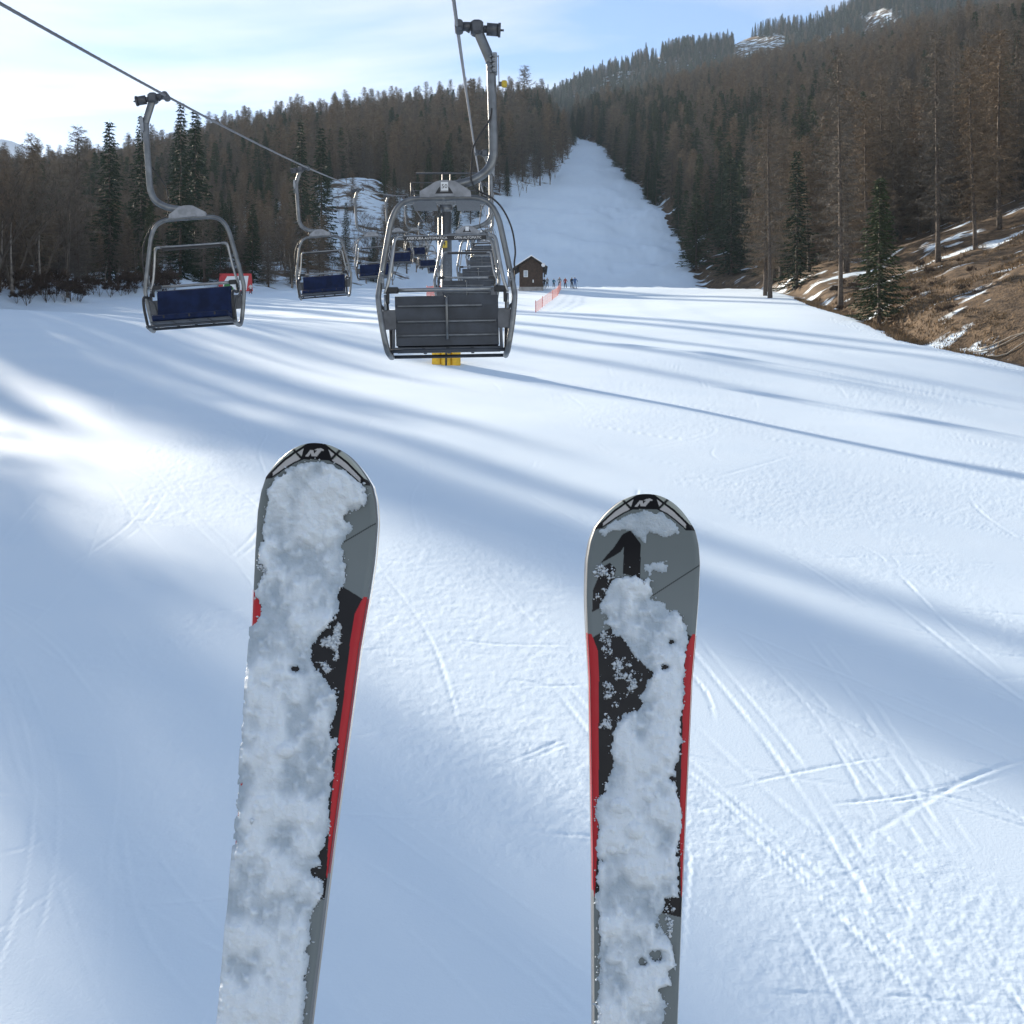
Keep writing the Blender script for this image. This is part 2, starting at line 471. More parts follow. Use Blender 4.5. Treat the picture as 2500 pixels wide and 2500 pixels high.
def arc(x, y, ang, length, bend):
    pts = []; n = max(6, int(length / .5)); st = length / n; wob = tr.uniform(-.15, .15)
    for i in range(n + 1):
        pts.append((x, y)); a = ang + bend * i / n + wob * math.sin(i / n * 6)
        x += math.sin(a) * st; y -= math.cos(a) * st
    return pts
for k in range(900):
    y = 9 + 95 * tr.random() ** 1.7; x = tr.uniform(-.55, .62) * (y + 6)
    if tr.random() < .62: ang = tr.gauss(.45, .45); L = tr.uniform(2.5, 14); bend = tr.gauss(0, .3)
    else: ang = tr.choice((-1, 1)) * tr.uniform(.9, 1.7); L = tr.uniform(.8, 4.0); bend = tr.gauss(0, .25)
    if x < 0 and tr.random() < .35: continue
    w = tr.uniform(.035, .06) * (1 + y / 60); dp = tr.uniform(.005, .016) * (1 if x > 0 else .7)
    p = arc(x, y, ang, L, bend); scratch(p, w, dp)
    if tr.random() < .4:
        o = tr.uniform(.18, .5); scratch([(a + o, b) for a, b in p], w, dp * .8)
# the long trails that show best
for (x, y, a, L, b, w, d) in [(9.2, 30, .10, 17, .35, .10, .032), (4.4, 27, .55, 12, .2, .08, .024), (6.0, 24, .5, 9, .25, .08, .022),
                              (12.5, 22, -1.05, 9, .1, .09, .028), (13, 20, -1.1, 6, .1, .07, .02), (3.2, 21, .25, 7, .3, .11, .02),
                              (7.8, 26, 1.35, 4, .1, .06, .02), (5.2, 23, .4, 8, .1, .07, .024), (8.6, 19.5, .5, 7, .2, .06, .022),
                              (1.0, 34, -1.2, 5, .1, .06, .018), (2.2, 33, -1.1, 5, -.2, .06, .018), (-9, 38, 1.4, 5, .1, .07, .016),
                              (-12, 27, -1.1, 5, .1, .06, .016), (-6, 22, .9, 5, .2, .06, .014), (10.5, 30, .5, 12, .15, .06, .02),
                              (15, 36, .45, 16, .2, .06, .02), (12, 44, .5, 14, .2, .06, .018), (18, 52, .5, 18, .2, .07, .018)]:
    scratch(arc(x, y, a, L, b), w, d * .6)
MARK = GROOVE + BERM
def marks(x, y):
    fx = (x - TX0) / TC - .5; fy = (y - TY0) / TC - .5
    ok = (fx > 1) & (fx < nX - 3) & (fy > 1) & (fy < nY - 3)
    ix = np.clip(fx.astype(int), 0, nX - 2); iy = np.clip(fy.astype(int), 0, nY - 2); a = fx - ix; b = fy - iy
    v = (MARK[iy, ix] * (1 - a) + MARK[iy, ix + 1] * a) * (1 - b) + (MARK[iy + 1, ix] * (1 - a) + MARK[iy + 1, ix + 1] * a) * b
    return np.where(ok, v, 0)

# ------------------------------------------------------------------ terrain mesh (denser where it is near)
az = np.concatenate([np.linspace(-82, -27.5, 46), np.linspace(-27, 27, 1080), np.linspace(27.5, 82, 46)])
t = np.linspace(0.235 + .47, .238 - .192, 760)             # even steps of the slope as seen from the lift
dn = 8.5 / t
dist = np.concatenate([np.linspace(2.0, dn[0] - .3, 14), dn, np.geomspace(dn[-1] + .7, 1150, 170)])
A, D = np.meshgrid(np.radians(az), dist)
GX = np.tan(np.clip(A, -R(82), R(82))) * D
wide = np.abs(A) > R(27)
GX = np.where(wide, np.sign(A) * (np.tan(R(27)) * D + (np.tan(np.abs(A)) - np.tan(R(27))) * np.minimum(D, 60)), GX)
GY = D
GZ = height(GX, GY)
XLg, XRg = xl_edge(GY), xr_edge(GY)
near = sstep(150, 60, GY) * (GX > XLg) * (GX < XRg)
chop = sstep(.02, .30, fbm(GX / 5 + 9, GY / 7, 77, 3) + .010 * np.clip(GX, -8, 14) - .06)
GZ = GZ + near * (marks(GX, GY) + chop * .007 * fbm(GX / .16, GY / .2, 61, 3, .7) + .0035 * fbm(GX / 1.6, GY / 2.4, 64, 3))
nr, nc = GX.shape
V = np.stack([GX, GY, GZ], -1).reshape(-1, 3)
idx = np.arange(nr * nc).reshape(nr, nc)
F = np.stack([idx[:-1, :-1], idx[:-1, 1:], idx[1:, 1:], idx[1:, :-1]], -1).reshape(-1, 4)
s_edge = np.minimum(np.minimum(GX - XLg, XRg - GX), (578 - GY) * .5)
inside_v = s_edge > 1.0
cover = np.where(GX < 0, .54, .36) + .10 * fbm(GX / 30, GY / 30, 91, 2)
cover = np.where((GX < 0) & (GY > 205), .52, cover)
edge = np.exp(-np.maximum(0, XLg - GX) / 6.0) * (GX < 0) * .12 + np.exp(-np.maximum(0, GX - XRg) / 2.2) * (GX > 0) * .25
cover = cover + edge
clear_l = np.exp(-(((GX / GY + .137) / .022) ** 2)) * sstep(225, 250, GY) * sstep(370, 340, GY)
cover = cover + .05 * clear_l
cover = (cover + sstep(-1.6, .9, s_edge) * .75).reshape(-1)
inF = inside_v.reshape(-1)[F].all(axis=1)
def ground_part(name, sel, m):
    f = F[sel]; used, inv = np.unique(f, return_inverse=True)
    me = mesh_np(name, V[used], inv.reshape(-1, 4), [m], smooth=True)
    a = me.attributes.new("cover", 'FLOAT', 'POINT'); a.data.foreach_set("value", cover[used].astype(np.float32))
    return link(name, me)
upperF = GY.reshape(-1)[F].mean(axis=1) > 236
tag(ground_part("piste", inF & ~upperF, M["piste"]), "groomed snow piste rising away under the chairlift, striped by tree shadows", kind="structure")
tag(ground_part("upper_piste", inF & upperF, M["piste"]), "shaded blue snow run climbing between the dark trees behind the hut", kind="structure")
tag(ground_part("hillside", ~inF, M["hill"]), "forest floor of brown grass and old snow patches beside the piste", kind="structure")

# far mountain behind the right-hand forest and a small white summit at the far left
def mountain_mesh():
    xs = np.linspace(-60, 720, 120); ys = np.linspace(820, 1750, 90)
    X, Y = np.meshgrid(xs, ys)
    ridge = np.interp(X / 1300, [-.05, .03, .10, .20, .283, .43, .9], [.318, .338, .368, .398, .425, .47, .56]) * 1300
    k = np.clip((Y - 820) / 480, 0, 1)
    Z = 240 + (ridge - 240) * k ** .9 - np.maximum(0, Y - 1300) * .45
    Z = Z + 26 * fbm(X / 130, Y / 130, 3, 4) * (.3 + k)
    return X, Y, Z
mX, mY, mZ = mountain_mesh()
mi = np.arange(mX.size).reshape(mX.shape)
mF = np.stack([mi[:-1, :-1], mi[:-1, 1:], mi[1:, 1:], mi[1:, :-1]], -1).reshape(-1, 4)
me = mesh_np("mountain", np.stack([mX, mY, mZ], -1).reshape(-1, 3), mF, [M["hill"]], smooth=True)
a = me.attributes.new("cover", 'FLOAT', 'POINT'); a.data.foreach_set("value", np.full(mX.size, .46, np.float32))
tag(link("mountain", me), "far wooded mountain flank with patches of snow at upper right", kind="structure")
sx = np.linspace(-1000, -575, 40); sy = np.linspace(1450, 1800, 16)
SX, SY = np.meshgrid(sx, sy)
top = np.interp(SX / 1500, [-.67, -.55, -.47, -.43, -.405, -.38], [.32, .335, .325, .318, .307, .27]) * 1500
SZ = top - np.abs(SY - 1525) * .6 + 30 * fbm(SX / 110, SY / 110, 12, 4)
si = np.arange(SX.size).reshape(SX.shape)
sF = np.stack([si[:-1, :-1], si[:-1, 1:], si[1:, 1:], si[1:, :-1]], -1).reshape(-1, 4)
tag(link("summit", mesh_np("summit", np.stack([SX, SY, SZ], -1).reshape(-1, 3), sF, [M["snow"]], smooth=True)), "small white snow summit far off at the left edge", kind="structure")

# ------------------------------------------------------------------ trees
def trunk_mesh(name, H, r0, seed, m, lean=.3, sides=6):
    r = random.Random(seed); mb = MB(); n = 9
    ph = r.uniform(0, 6.3); pts = []; rs = []
    for i in range(n + 1):
        f = i / n
        pts.append((lean * math.sin(f * 2.2 + ph) * f, lean * math.cos(f * 1.7 + ph) * f, H * f - .4 * (i == 0)))
        rs.append(r0 * (1.35 if i == 0 else 1) * (1 - f) ** .85 + .012)
    mb.tube(pts, rs, sides)
    return mb.mesh(name, m), pts

def tri_mesh(name, T, m):
    T = np.asarray(T, np.float32).reshape(-1, 3)
    return mesh_np(name, T, np.arange(len(T)).reshape(-1, 3), [m])

def axis_at(pts, z, H):
    f = max(0, min(.9999, z / H)) * (len(pts) - 1); i = int(f); k = f - i
    return Vector(pts[i]).lerp(Vector(pts[i + 1]), k)

def twig(T, p, d, L, w, r):
    """one thin leaf-like triangle"""
    s = d.cross(Vector((r.uniform(-1, 1), r.uniform(-1, 1), r.uniform(-1, 1))))
    if s.length < 1e-4: return
    s.normalize()
    T.append(p - s * w * .5); T.append(p + s * w * .5); T.append(p + d * L)

def larch_crown(name, H, seed, m, pts, spread=.15, low=.16, dens=1.0, tw=.06):
    r = random.Random(seed); T = []
    z = low * H; az_ = r.uniform(0, 6)
    while z < H * .985:
        f = z / H
        for b in range(2):
            az_ += 2.4 + r.uniform(-.5, .5)
            env = (1 - f) ** .66 * min(1, .5 + (f - low) * 2.0)
            L = spread * H * env * r.uniform(.45, 1.2) + .25
            out = Vector((math.cos(az_), math.sin(az_), 0))
            base = axis_at(pts, z, H); n = 4; P = []
            for i in range(n + 1):
                u = i / n
                P.append(base + out * (L * u) + Vector((0, 0, L * (-.30 * u + .26 * u * u + (.25 * u if f > .8 else 0)) + r.uniform(-.04, .04))))
            for i in range(n):
                w0 = .055 * (1 - i / n) + .015
                up = Vector((0, 0, 1)); s = out.cross(up) * w0 * .5
                T += [P[i] - s, P[i] + s, P[i + 1]]
                T += [P[i] - up * w0 * .5, P[i] + up * w0 * .5, P[i + 1]]
            q = .12 * L
            while q < L:
                u = q / L * n; i = min(int(u), n - 1); p = P[i].lerp(P[i + 1], u - i)
                for _ in range(5):
                    side = out.cross(Vector((0, 0, 1))) * r.choice((-1, 1))
                    d = (side * r.uniform(.2, 1) + out * r.uniform(.1, .9) + Vector((0, 0, r.uniform(-.9, .35)))).normalized()
                    twig(T, p, d, r.uniform(.3, .95) * (1.05 - .3 * q / L), tw * r.uniform(.6, 1.2), r)
                q += .20 / dens
        z += .20 / dens * r.uniform(.7, 1.3) * (H / 20)
    return tri_mesh(name, T, m)

def spruce_crown(name, H, seed, m, pts, spread=.17, low=.05):
    r = random.Random(seed); T = []
    z = low * H; az_ = r.uniform(0, 6)
    while z < H * .99:
        f = z / H
        for b in range(5):
            az_ += 1.26 + r.uniform(-.35, .35)
            L = (spread * H * (1 - f) ** .82) * r.uniform(.68, 1.12) + .18
            out = Vector((math.cos(az_), math.sin(az_), 0)); base = axis_at(pts, z, H)
            q = .1 * L
            while q < L * 1.02:
                u = q / L
                p = base + out * q + Vector((0, 0, L * (-.42 * u + .24 * u * u + .28 * u * (f > .85))))
                for _ in range(3):
                    side = out.cross(Vector((0, 0, 1))) * r.choice((-1, 1))
                    d = (side * r.uniform(.1, .9) + out * r.uniform(.4, 1.0) + Vector((0, 0, r.uniform(-.75, .05)))).normalized()
                    twig(T, p, d, r.uniform(.3, .62), r.uniform(.12, .24), r)
                q += .24
        z += .34 * r.uniform(.8, 1.2) * (H / 18)
    return tri_mesh(name, T, m)

def bare_crown(name, H, seed, m, stems=3, spread=.28):
    r = random.Random(seed); T = []
    def seg(p, q, w0, w1):
        d = (q - p).normalized()
        for s in (d.cross(Vector((.3, 1, .1))), d.cross(Vector((1, -.2, .2)))):
            s = s.normalized()
            T.extend([p - s * w0, p + s * w0, q + s * w1]); T.extend([p - s * w0, q + s * w1, q - s * w1])
    def grow(p, d, L, w, depth):
        q = p + d * L
        seg(p, q, w, w * .6)
        if depth == 0:
            for _ in range(4):
                dd = (d + Vector((r.uniform(-.8, .8), r.uniform(-.8, .8), r.uniform(-.3, .6)))).normalized()
                twig(T, p.lerp(q, r.random()), dd, r.uniform(.25, .6), .03, r)
            return
        for _ in range(r.choice((2, 3, 3))):
            dd = (d + Vector((r.uniform(-.6, .6), r.uniform(-.6, .6), r.uniform(-.1, .35)))).normalized()
            grow(p.lerp(q, r.uniform(.55, 1)), dd, L * r.uniform(.55, .8), w * .55, depth - 1)
    for k in range(stems):
        a_ = r.uniform(0, 6.3)
        d = Vector((math.cos(a_) * spread, math.sin(a_) * spread, 1)).normalized()
        grow(Vector((math.cos(a_) * .15, math.sin(a_) * .15, H * .08)), d, H * .30, .010 * H * .55, 4)
    return tri_mesh(name, T, m)

KINDS = {"larch": [], "spruce": [], "bare": [], "shrub": []}
def joined(name, parts):
    """trunk and crown as one mesh, for the woods that nobody could count"""
    vs, fs, fm = [], [], []; b = 0; mats = []
    for i, me in enumerate(parts):
        n = len(me.vertices); co = np.empty(n * 3, np.float32); me.vertices.foreach_get("co", co)
        me.calc_loop_triangles(); t_ = np.empty(len(me.loop_triangles) * 3, np.int32); me.loop_triangles.foreach_get("vertices", t_)
        vs.append(co.reshape(-1, 3)); fs.append(t_.reshape(-1, 3) + b); fm.append(np.full(len(t_) // 3, i)); b += n
        mats.append(me.materials[0])
    return bpy.data.objects.new(name, mesh_np(name, np.concatenate(vs), np.concatenate(fs), mats, np.concatenate(fm)))
for i, (mt, H, sp, low) in enumerate([("larch_a", 21, .215, .13), ("larch_b", 19, .235, .08), ("larch_c", 22, .20, .15), ("larch_a", 17, .25, .05), ("larch_b", 23, .19, .20), ("larch_c", 18, .225, .07)]):
    tm, pts = trunk_mesh("trunk", H, .20 * H / 20, 10 + i, M["larch_bark"], .35)
    cm = larch_crown("crown", H, 30 + i, M[mt], pts, sp, low)
    KINDS["larch"].append((H, tm, cm, joined("larch_source", [tm, cm])))
for i, (mt, H, sp) in enumerate([("spruce", 19, .16), ("spruce_b", 16, .18), ("spruce", 22, .14)]):
    tm, pts = trunk_mesh("trunk", H, .20 * H / 20, 50 + i, M["larch_bark"], .1)
    cm = spruce_crown("crown", H, 60 + i, M[mt], pts, sp, (.05, .09, .04)[i])
    KINDS["spruce"].append((H, tm, cm, joined("spruce_source", [tm, cm])))
for i, (H, st) in enumerate([(11, 2), (8, 4), (13, 2)]):
    tm, pts = trunk_mesh("trunk", H * .45, .10, 70 + i, M["pale_bark"], .2)
    cm = bare_crown("crown", H, 80 + i, M["bare"], st)
    KINDS["bare"].append((H, tm, cm, joined("bare_source", [tm, cm])))
for i, H in enumerate((3.2, 2.4)):
    tm, pts = trunk_mesh("stem", H * .5, .04, 90 + i, M["shrub"], .2, 4)
    cm = bare_crown("twigs", H, 95 + i, M["shrub"], 6, .5)
    KINDS["shrub"].append((H, tm, cm, None))

NAMES = {"larch": "larch_tree", "spruce": "spruce_tree", "bare": "bare_tree", "shrub": "bare_shrub"}
def plant(kind, x, y, h, label, group=None, var=None, z=None, tilt=0):
    v = rng.randrange(len(KINDS[kind])) if var is None else var
    H, tm, cm, _ = KINDS[kind][v]
    o = empty(NAMES[kind], (x, y, (zg(x, y) if z is None else z) - .05), rng.uniform(0, 6.28))
    s = h / H; wv = s * rng.uniform(.88, 1.15)
    o.scale = (wv, wv, s)
    if tilt: o.rotation_euler.x = rng.gauss(0, tilt); o.rotation_euler.y = rng.gauss(0, tilt)
    link(tm.name, tm, o); link(cm.name, cm, o)
    tag(o, label, "shrub" if kind == "shrub" else "tree", group)
    return o

def scatter(name, kind, items, label):
    """a wood as one object: points that carry trees"""
    pts = np.array([(x, y, zz - .1) for (x, y, zz, h, v) in items], np.float32)
    me = bpy.data.meshes.new(name); me.vertices.add(len(pts)); me.vertices.foreach_set("co", pts.ravel())
    sc = np.array([h / KINDS[kind][v][0] for (_, _, _, h, v) in items], np.float32)
    a = me.attributes.new("tree_scale", 'FLOAT', 'POINT'); a.data.foreach_set("value", sc)
    a = me.attributes.new("tree_kind", 'INT', 'POINT'); a.data.foreach_set("value", np.array([i[4] for i in items], np.int32))
    rot = np.zeros((len(pts), 3), np.float32); rot[:, 2] = nrng.uniform(0, 6.28, len(pts)); rot[:, :2] = nrng.normal(0, .02, (len(pts), 2))
    a = me.attributes.new("tree_rot", 'FLOAT_VECTOR', 'POINT'); a.data.foreach_set("vector", rot.ravel())
    me.update()
    ng = bpy.data.node_groups.new(name, 'GeometryNodeTree')
    ng.interface.new_socket("Geometry", in_out='INPUT', socket_type='NodeSocketGeometry')
    ng.interface.new_socket("Geometry", in_out='OUTPUT', socket_type='NodeSocketGeometry')
    N, L = ng.nodes, ng.links
    gi = N.new("NodeGroupInput"); go = N.new("NodeGroupOutput"); jn = N.new("GeometryNodeJoinGeometry")
    def attr(nm, ty):
        n = N.new("GeometryNodeInputNamedAttribute"); n.data_type = ty; n.inputs["Name"].default_value = nm
        return [s for s in n.outputs if s.enabled and s.name == "Attribute"][0]
    for v in range(len(KINDS[kind])):
        io = N.new("GeometryNodeInstanceOnPoints"); oi = N.new("GeometryNodeObjectInfo")
        oi.inputs["Object"].default_value = KINDS[kind][v][3]; oi.inputs["As Instance"].default_value = True
        cp = N.new("FunctionNodeCompare"); cp.data_type = 'INT'; cp.operation = 'EQUAL'
        ins = [s for s in cp.inputs if s.enabled]
        L.new(attr("tree_kind", 'INT'), ins[0]); ins[1].default_value = v
        L.new(gi.outputs[0], io.inputs["Points"]); L.new(cp.outputs[0], io.inputs["Selection"])
        L.new(oi.outputs["Geometry"], io.inputs["Instance"])
        L.new(attr("tree_rot", 'FLOAT_VECTOR'), io.inputs["Rotation"])
        L.new(attr("tree_scale", 'FLOAT'), io.inputs["Scale"])
        L.new(io.outputs[0], jn.inputs[0])
    L.new(jn.outputs[0], go.inputs[0])
    o = link(name, me)
    md = o.modifiers.new("trees", 'NODES'); md.node_group = ng
    return tag(o, label, "wood", kind="stuff")

# trees one can pick out
def tree_at(kind, px, py, top_py, label, var=None, dmin=60, group=None, d=None, hmin=3):
    if d is None: x, y = seen(px, py, dmin)
    else: x, y = (px - 1250) / FPX * d, d
    g = zg(x, y)
    h = max(hmin, (1250 - top_py) / FPX * y - g)
    return plant(kind, x, y, h, label, group, var), (x, y)
taken = []; clear_view = []
def pick(*a, **k):
    o, p = tree_at(*a, **k); taken.append(p)
    if a[0] == "spruce" and a[1] > 1600: clear_view.append((p[0] / p[1], p[1])); o.scale.x *= 1.25; o.scale.y *= 1.25
pick("spruce", 2146, 795, 430, "dark green spruce with a short pale trunk at the right piste edge", 1)
pick("larch", 2052, 758, 110, "tall bare larch with a dark leaning trunk left of the dark piste-edge spruce", 4)
pick("larch", 1880, 728, 205, "bare larch nearest the snow crest, its thin pale trunk standing free", 4)
pick("larch", 1868, 722, 280, "shorter bare larch close left of the pale-trunked one by the crest", 2)
pick("spruce", 1945, 705, 362, "dark narrow spruce behind the brown bank right of the crest", 2)
pick("spruce", 1785, 672, 385, "dark spruce at the foot of the wood beside the snow crest", 0)
pick("spruce", 1700, 660, 470, "low dark spruce leaning over the right foot of the upper run", 1)
pick("larch", 2478, 482, 40, "bare larch on the snowy bank at the right edge of the picture", 4)
pick("larch", 2440, 560, 60, "bare larch just below the snowy bank near the right edge", 2)
pick("larch", 2290, 640, 70, "bare larch among the snow patches, midway along the right bank", 4)
pick("spruce", 440, 745, 242, "tallest dark spruce on the left skyline, beside the first descending chair's hanger", 2, d=196)
pick("spruce", 478, 745, 268, "dark spruce close right of the tallest left skyline spruce", 0, d=203)
pick("spruce", 345, 745, 275, "dark spruce left of the first descending chair's hanger", 2, d=184)
pick("spruce", 268, 745, 290, "narrow dark spruce on the left skyline, third from the left edge", 2, d=178)
pick("bare", 165, 745, 255, "bare leafless tree with a fine open crown against the bright sky at left", 2, d=150)
pick("larch", 185, 745, 300, "feathery larch behind the leafless tree at the left skyline", 1, d=166)
pick("spruce", 735, 745, 290, "tall dark spruce behind the second descending chair", 2, d=235)
pick("spruce", 785, 745, 310, "dark spruce right of the second descending chair's hanger", 0, d=242)
pick("larch", 1280, 700, 155, "big bare larch topping the centre skyline just right of the near chair's hanger", 1, d=415)
pick("larch", 1150, 700, 190, "bare larch breaking the skyline left of the near chair's hanger", 0, d=345)
pick("bare", 1343, 440, 330, "slender bare trees' foremost stem at the left edge of the upper run", 0, d=405)

def free(x, y, r):
    return all((x - a) ** 2 + (y - b) ** 2 > r * r for a, b in taken)
def in_view(x, y, m=.03): return abs(x / y) < .431 + m
cand = []
SHADE_ROWS = (-9, -6, -2.5, 0.5, 5.6, 8.4, 14.4, 19.6, 21.2, 25.2, 26.8, 29.5, 31.5)       # unseen tree rows along the sunbeams, spaced to stripe the piste with shade
# left wood
gx = 4.3
for yy in np.arange(22, 735, gx):
    for xx in np.arange(-330, 40, gx * (1 if yy < 260 else 1.25)):
        x = xx + rng.uniform(-1.9, 1.9); y_ = yy + rng.uniform(-1.9, 1.9)
        e = float(np.interp(y_, XLy, XLx))
        if x > e - (2.5 if y_ < 190 else 1.0): continue
        dpt = e - x
        if x < -.60 * y_ - 60: continue
        if dpt > 100 and y_ < 200: continue
        if y_ < 120 and dpt > 45: continue
        if y_ > 520 and x > 20 and x > e: continue
        if 245 < y_ < 350 and -.166 < x / y_ + .008 * math.sin(y_ * .2) < -.102 and rng.random() < .93: continue      # the snowy clearing
        # gaps in the first rows let the sun through in stripes
        cs = x * .788 + y_ * .616                               # constant along a sunbeam in plan
        if y_ < 122 and 13 < cs < 16 and rng.random() < .7: continue
        if y_ < 122 and cs < 33.5:
            if x > -.431 * y_ - 5.5: continue
            if min(abs(cs - k) for k in SHADE_ROWS) > .9 or rng.random() < (.70 if cs < 11 else .42 if cs < 16 else .25): continue
        elif y_ < 175 and vnoise(np.array([cs / 4.0]), np.array([0.5]), 303)[0] < -.28 and rng.random() < .97: continue
        if 172 < y_ < 300 and dpt < 60 and rng.random() < .35: continue
        cand.append((x, y_, 'L', dpt))
for yy in np.arange(62, 735, gx):
    for xx in np.arange(26, 330, gx * (1 if yy < 240 else 1.25)):
        x = xx + rng.uniform(-1.9, 1.9); y_ = yy + rng.uniform(-1.9, 1.9)
        e = float(np.interp(y_, XRy, XRx))
        dpt = x - e
        if dpt < (2.5 if y_ < 190 else .8): continue
        if y_ < 170 and x / y_ > .33 and dpt < 46 and rng.random() < .86: continue   # the open grassy bank
        if y_ < 150 and dpt < 9 and rng.random() < .5: continue
        if x > .52 * y_ + 12: continue
        if any(y_ < b and abs(x / y_ - a) < .024 for a, b in clear_view): continue
        if rng.random() < (.64 if y_ < 190 and dpt < 60 else .25): continue
        cand.append((x, y_, 'R', dpt))
ind_l = []; ind_s = []; rest_l = []; rest_s = []; rest_b = []; ind_b = []
hz_all = height(np.array([c[0] for c in cand]), np.array([c[1] for c in cand]))
for (x, y_, side, dpt), zz in zip(cand, hz_all):
    if not free(x, y_, 2.6): continue
    u = fbm(np.array([x / 22.0]), np.array([y_ / 22.0]), 401, 2)[0]
    p_spr = .12 + (.5 if u > .12 else 0)
    if side == 'R' and y_ > 215 and dpt < 45: p_spr = .75
    if side == 'R' and y_ < 200: p_spr *= .35
    if side == 'L' and y_ > 260: p_spr *= .6
    q = rng.random()
    if q < p_spr: kind = "spruce"; h = rng.uniform(12, 21)
    elif side == 'L' and dpt < 16 and q > .50 and y_ > 122: kind = "bare"; h = rng.uniform(6, 12)
    else: kind = "larch"; h = (rng.uniform(18, 27) if y_ < 210 else rng.uniform(15, 24)) if side == 'R' else rng.choice((rng.uniform(8, 14), rng.uniform(9, 15), rng.uniform(14, 22)))
    if side == 'L' and y_ < 122: h = rng.uniform(17, 26)  # out-of-view left trees, made tall to shade the near piste
    elif side == 'L' and 168 < y_ < 330 and dpt < 80: h = rng.uniform(8, 13.5)
    elif side == 'L' and y_ < 152 and dpt < 25: h = rng.uniform(14, 20)
    elif side == 'L' and dpt < 12: h *= .75
    if y_ > 340 and kind == 'larch' and rng.random() < .07: h = rng.uniform(21, 27)
    it = (x, y_, float(zz), h, rng.randrange(len(KINDS[kind])))
    key = y_ if in_view(x, y_) else 9e9
    {"larch": ind_l, "spruce": ind_s, "bare": ind_b}[kind].append((key, side, it))
def split(lst, nmax):
    lst.sort(key=lambda k: k[0])
    a = [k for k in lst[:nmax] if k[0] < 9e8]; return a, [k[2] for k in lst[len(a):]]
for kind, lst, nmax, txt, wtxt in (("larch", ind_l, 285, "bare brown larch", "bare brown larches"), ("spruce", ind_s, 170, "dark green spruce", "dark green spruces"), ("bare", ind_b, 110, "small leafless tree", "small leafless trees")):
    a, b = split(lst, nmax)
    for _, side, (x, y_, zz, h, v) in a:
        if side == 'L':
            ar = ("in the backlit wood at far left, left of the first descending chair", "far left wood") if x / y_ < -.335 else ("in the backlit wood behind the first two descending chairs", "left wood") if x / y_ < -.15 else ("on the wooded rise behind the lift tower, left of the upper run", "rise behind the tower")
        else:
            ar = ("in the dark rows edging the right side of the upper run", "upper run's right edge") if y_ > 205 and dpt < 30 else ("in the front rows above the brown bank right of the piste", "front rows of the right wood") if dpt < 22 else ("deep in the sunlit wood on the right slope", "depth of the right wood")
        plant(kind, x, y_, h, txt + " " + ar[0], wtxt + ", " + ar[1], v, zz, .02)
    if b:
        scatter({"larch": "larch_wood", "spruce": "spruce_wood", "bare": "thicket"}[kind], kind, b, "mass of far " + wtxt + " behind the foremost rows on both sides")
# wooded mountain
mt_l, mt_s = [], []
for k in range(9500):
    x = rng.uniform(-20, 640); y_ = rng.uniform(1040, 1330)
    if not (-.02 < x / y_ < .50): continue
    i = int((y_ - 820) / (930 / 89)); j = int((x + 60) / (780 / 119)); zz = float(mZ[i, j])
    if vnoise(np.array([x / 26.]), np.array([y_ / 60.]), 222)[0] < -.30: continue
    if abs(x / y_ - .208) < .022 and abs(zz / y_ - .386) < .012: continue       # the open white clearing
    (mt_s if rng.random() < .7 else mt_l).append((x, y_, zz, rng.uniform(13, 22), rng.randrange(3)))
scatter("mountain_spruce_wood", "spruce", mt_s, "distant dark conifers covering the far mountain flank")
scatter("mountain_larch_wood", "larch", mt_l, "distant brown larches dotted over the far mountain flank")

# low shrubs along the left edge and brush on the right bank
for k in range(85):
    y_ = rng.uniform(100, 186); e = float(np.interp(y_, XLy, XLx)); x = e - abs(rng.gauss(1.5, 2.2)) - .8
    plant("shrub", x, y_, rng.uniform(1.4, 4.2), "bare dark shrub poking from the snow bank at the left piste edge", "shrubs along the left edge")
for k in range(34):
    y_ = rng.uniform(262, 345); x = (-.137 + rng.uniform(-.02, .02)) * y_
    plant("bare", x, y_, rng.uniform(2.5, 5.5), "small bare tree on the pale snowy knoll left of the lift tower", "scrub on the snowy knoll")
for k in range(28):
    y_ = rng.uniform(80, 150); e = float(np.interp(y_, XRy, XRx)); x = e + abs(rng.gauss(3, 8)) + 1.4
    plant("shrub", x, y_, rng.uniform(.7, 1.6), "bare dark shrub on the brown bank at the right piste edge", "shrubs along the right bank")
# dry grass
T = []
gr = random.Random(5)
for k in range(9000):
    y_ = gr.uniform(76, 150); e = float(np.interp(y_, XRy, XRx)); x = e + .8 + gr.random() ** 1.6 * 34
    if vnoise(np.array([x / 4.]), np.array([y_ / 4.]), 99)[0] < -.05: continue
    T.append((x, y_))
gz = height(np.array([q[0] for q in T]), np.array([q[1] for q in T])); TT = []
for (x, y_), zz in zip(T, gz):
    for _ in range(5):
        p = Vector((x + gr.uniform(-.25, .25), y_ + gr.uniform(-.25, .25), zz - .03))
        twig(TT, p, Vector((gr.uniform(-.7, .7), gr.uniform(-.7, .7), 1)).normalized(), gr.uniform(.2, .5), .09, gr)
tag(link("dry_grass", tri_mesh("dry_grass", TT, M["grass"])), "dry brown grass tufts on the bare bank right of the piste", "grass", kind="stuff")
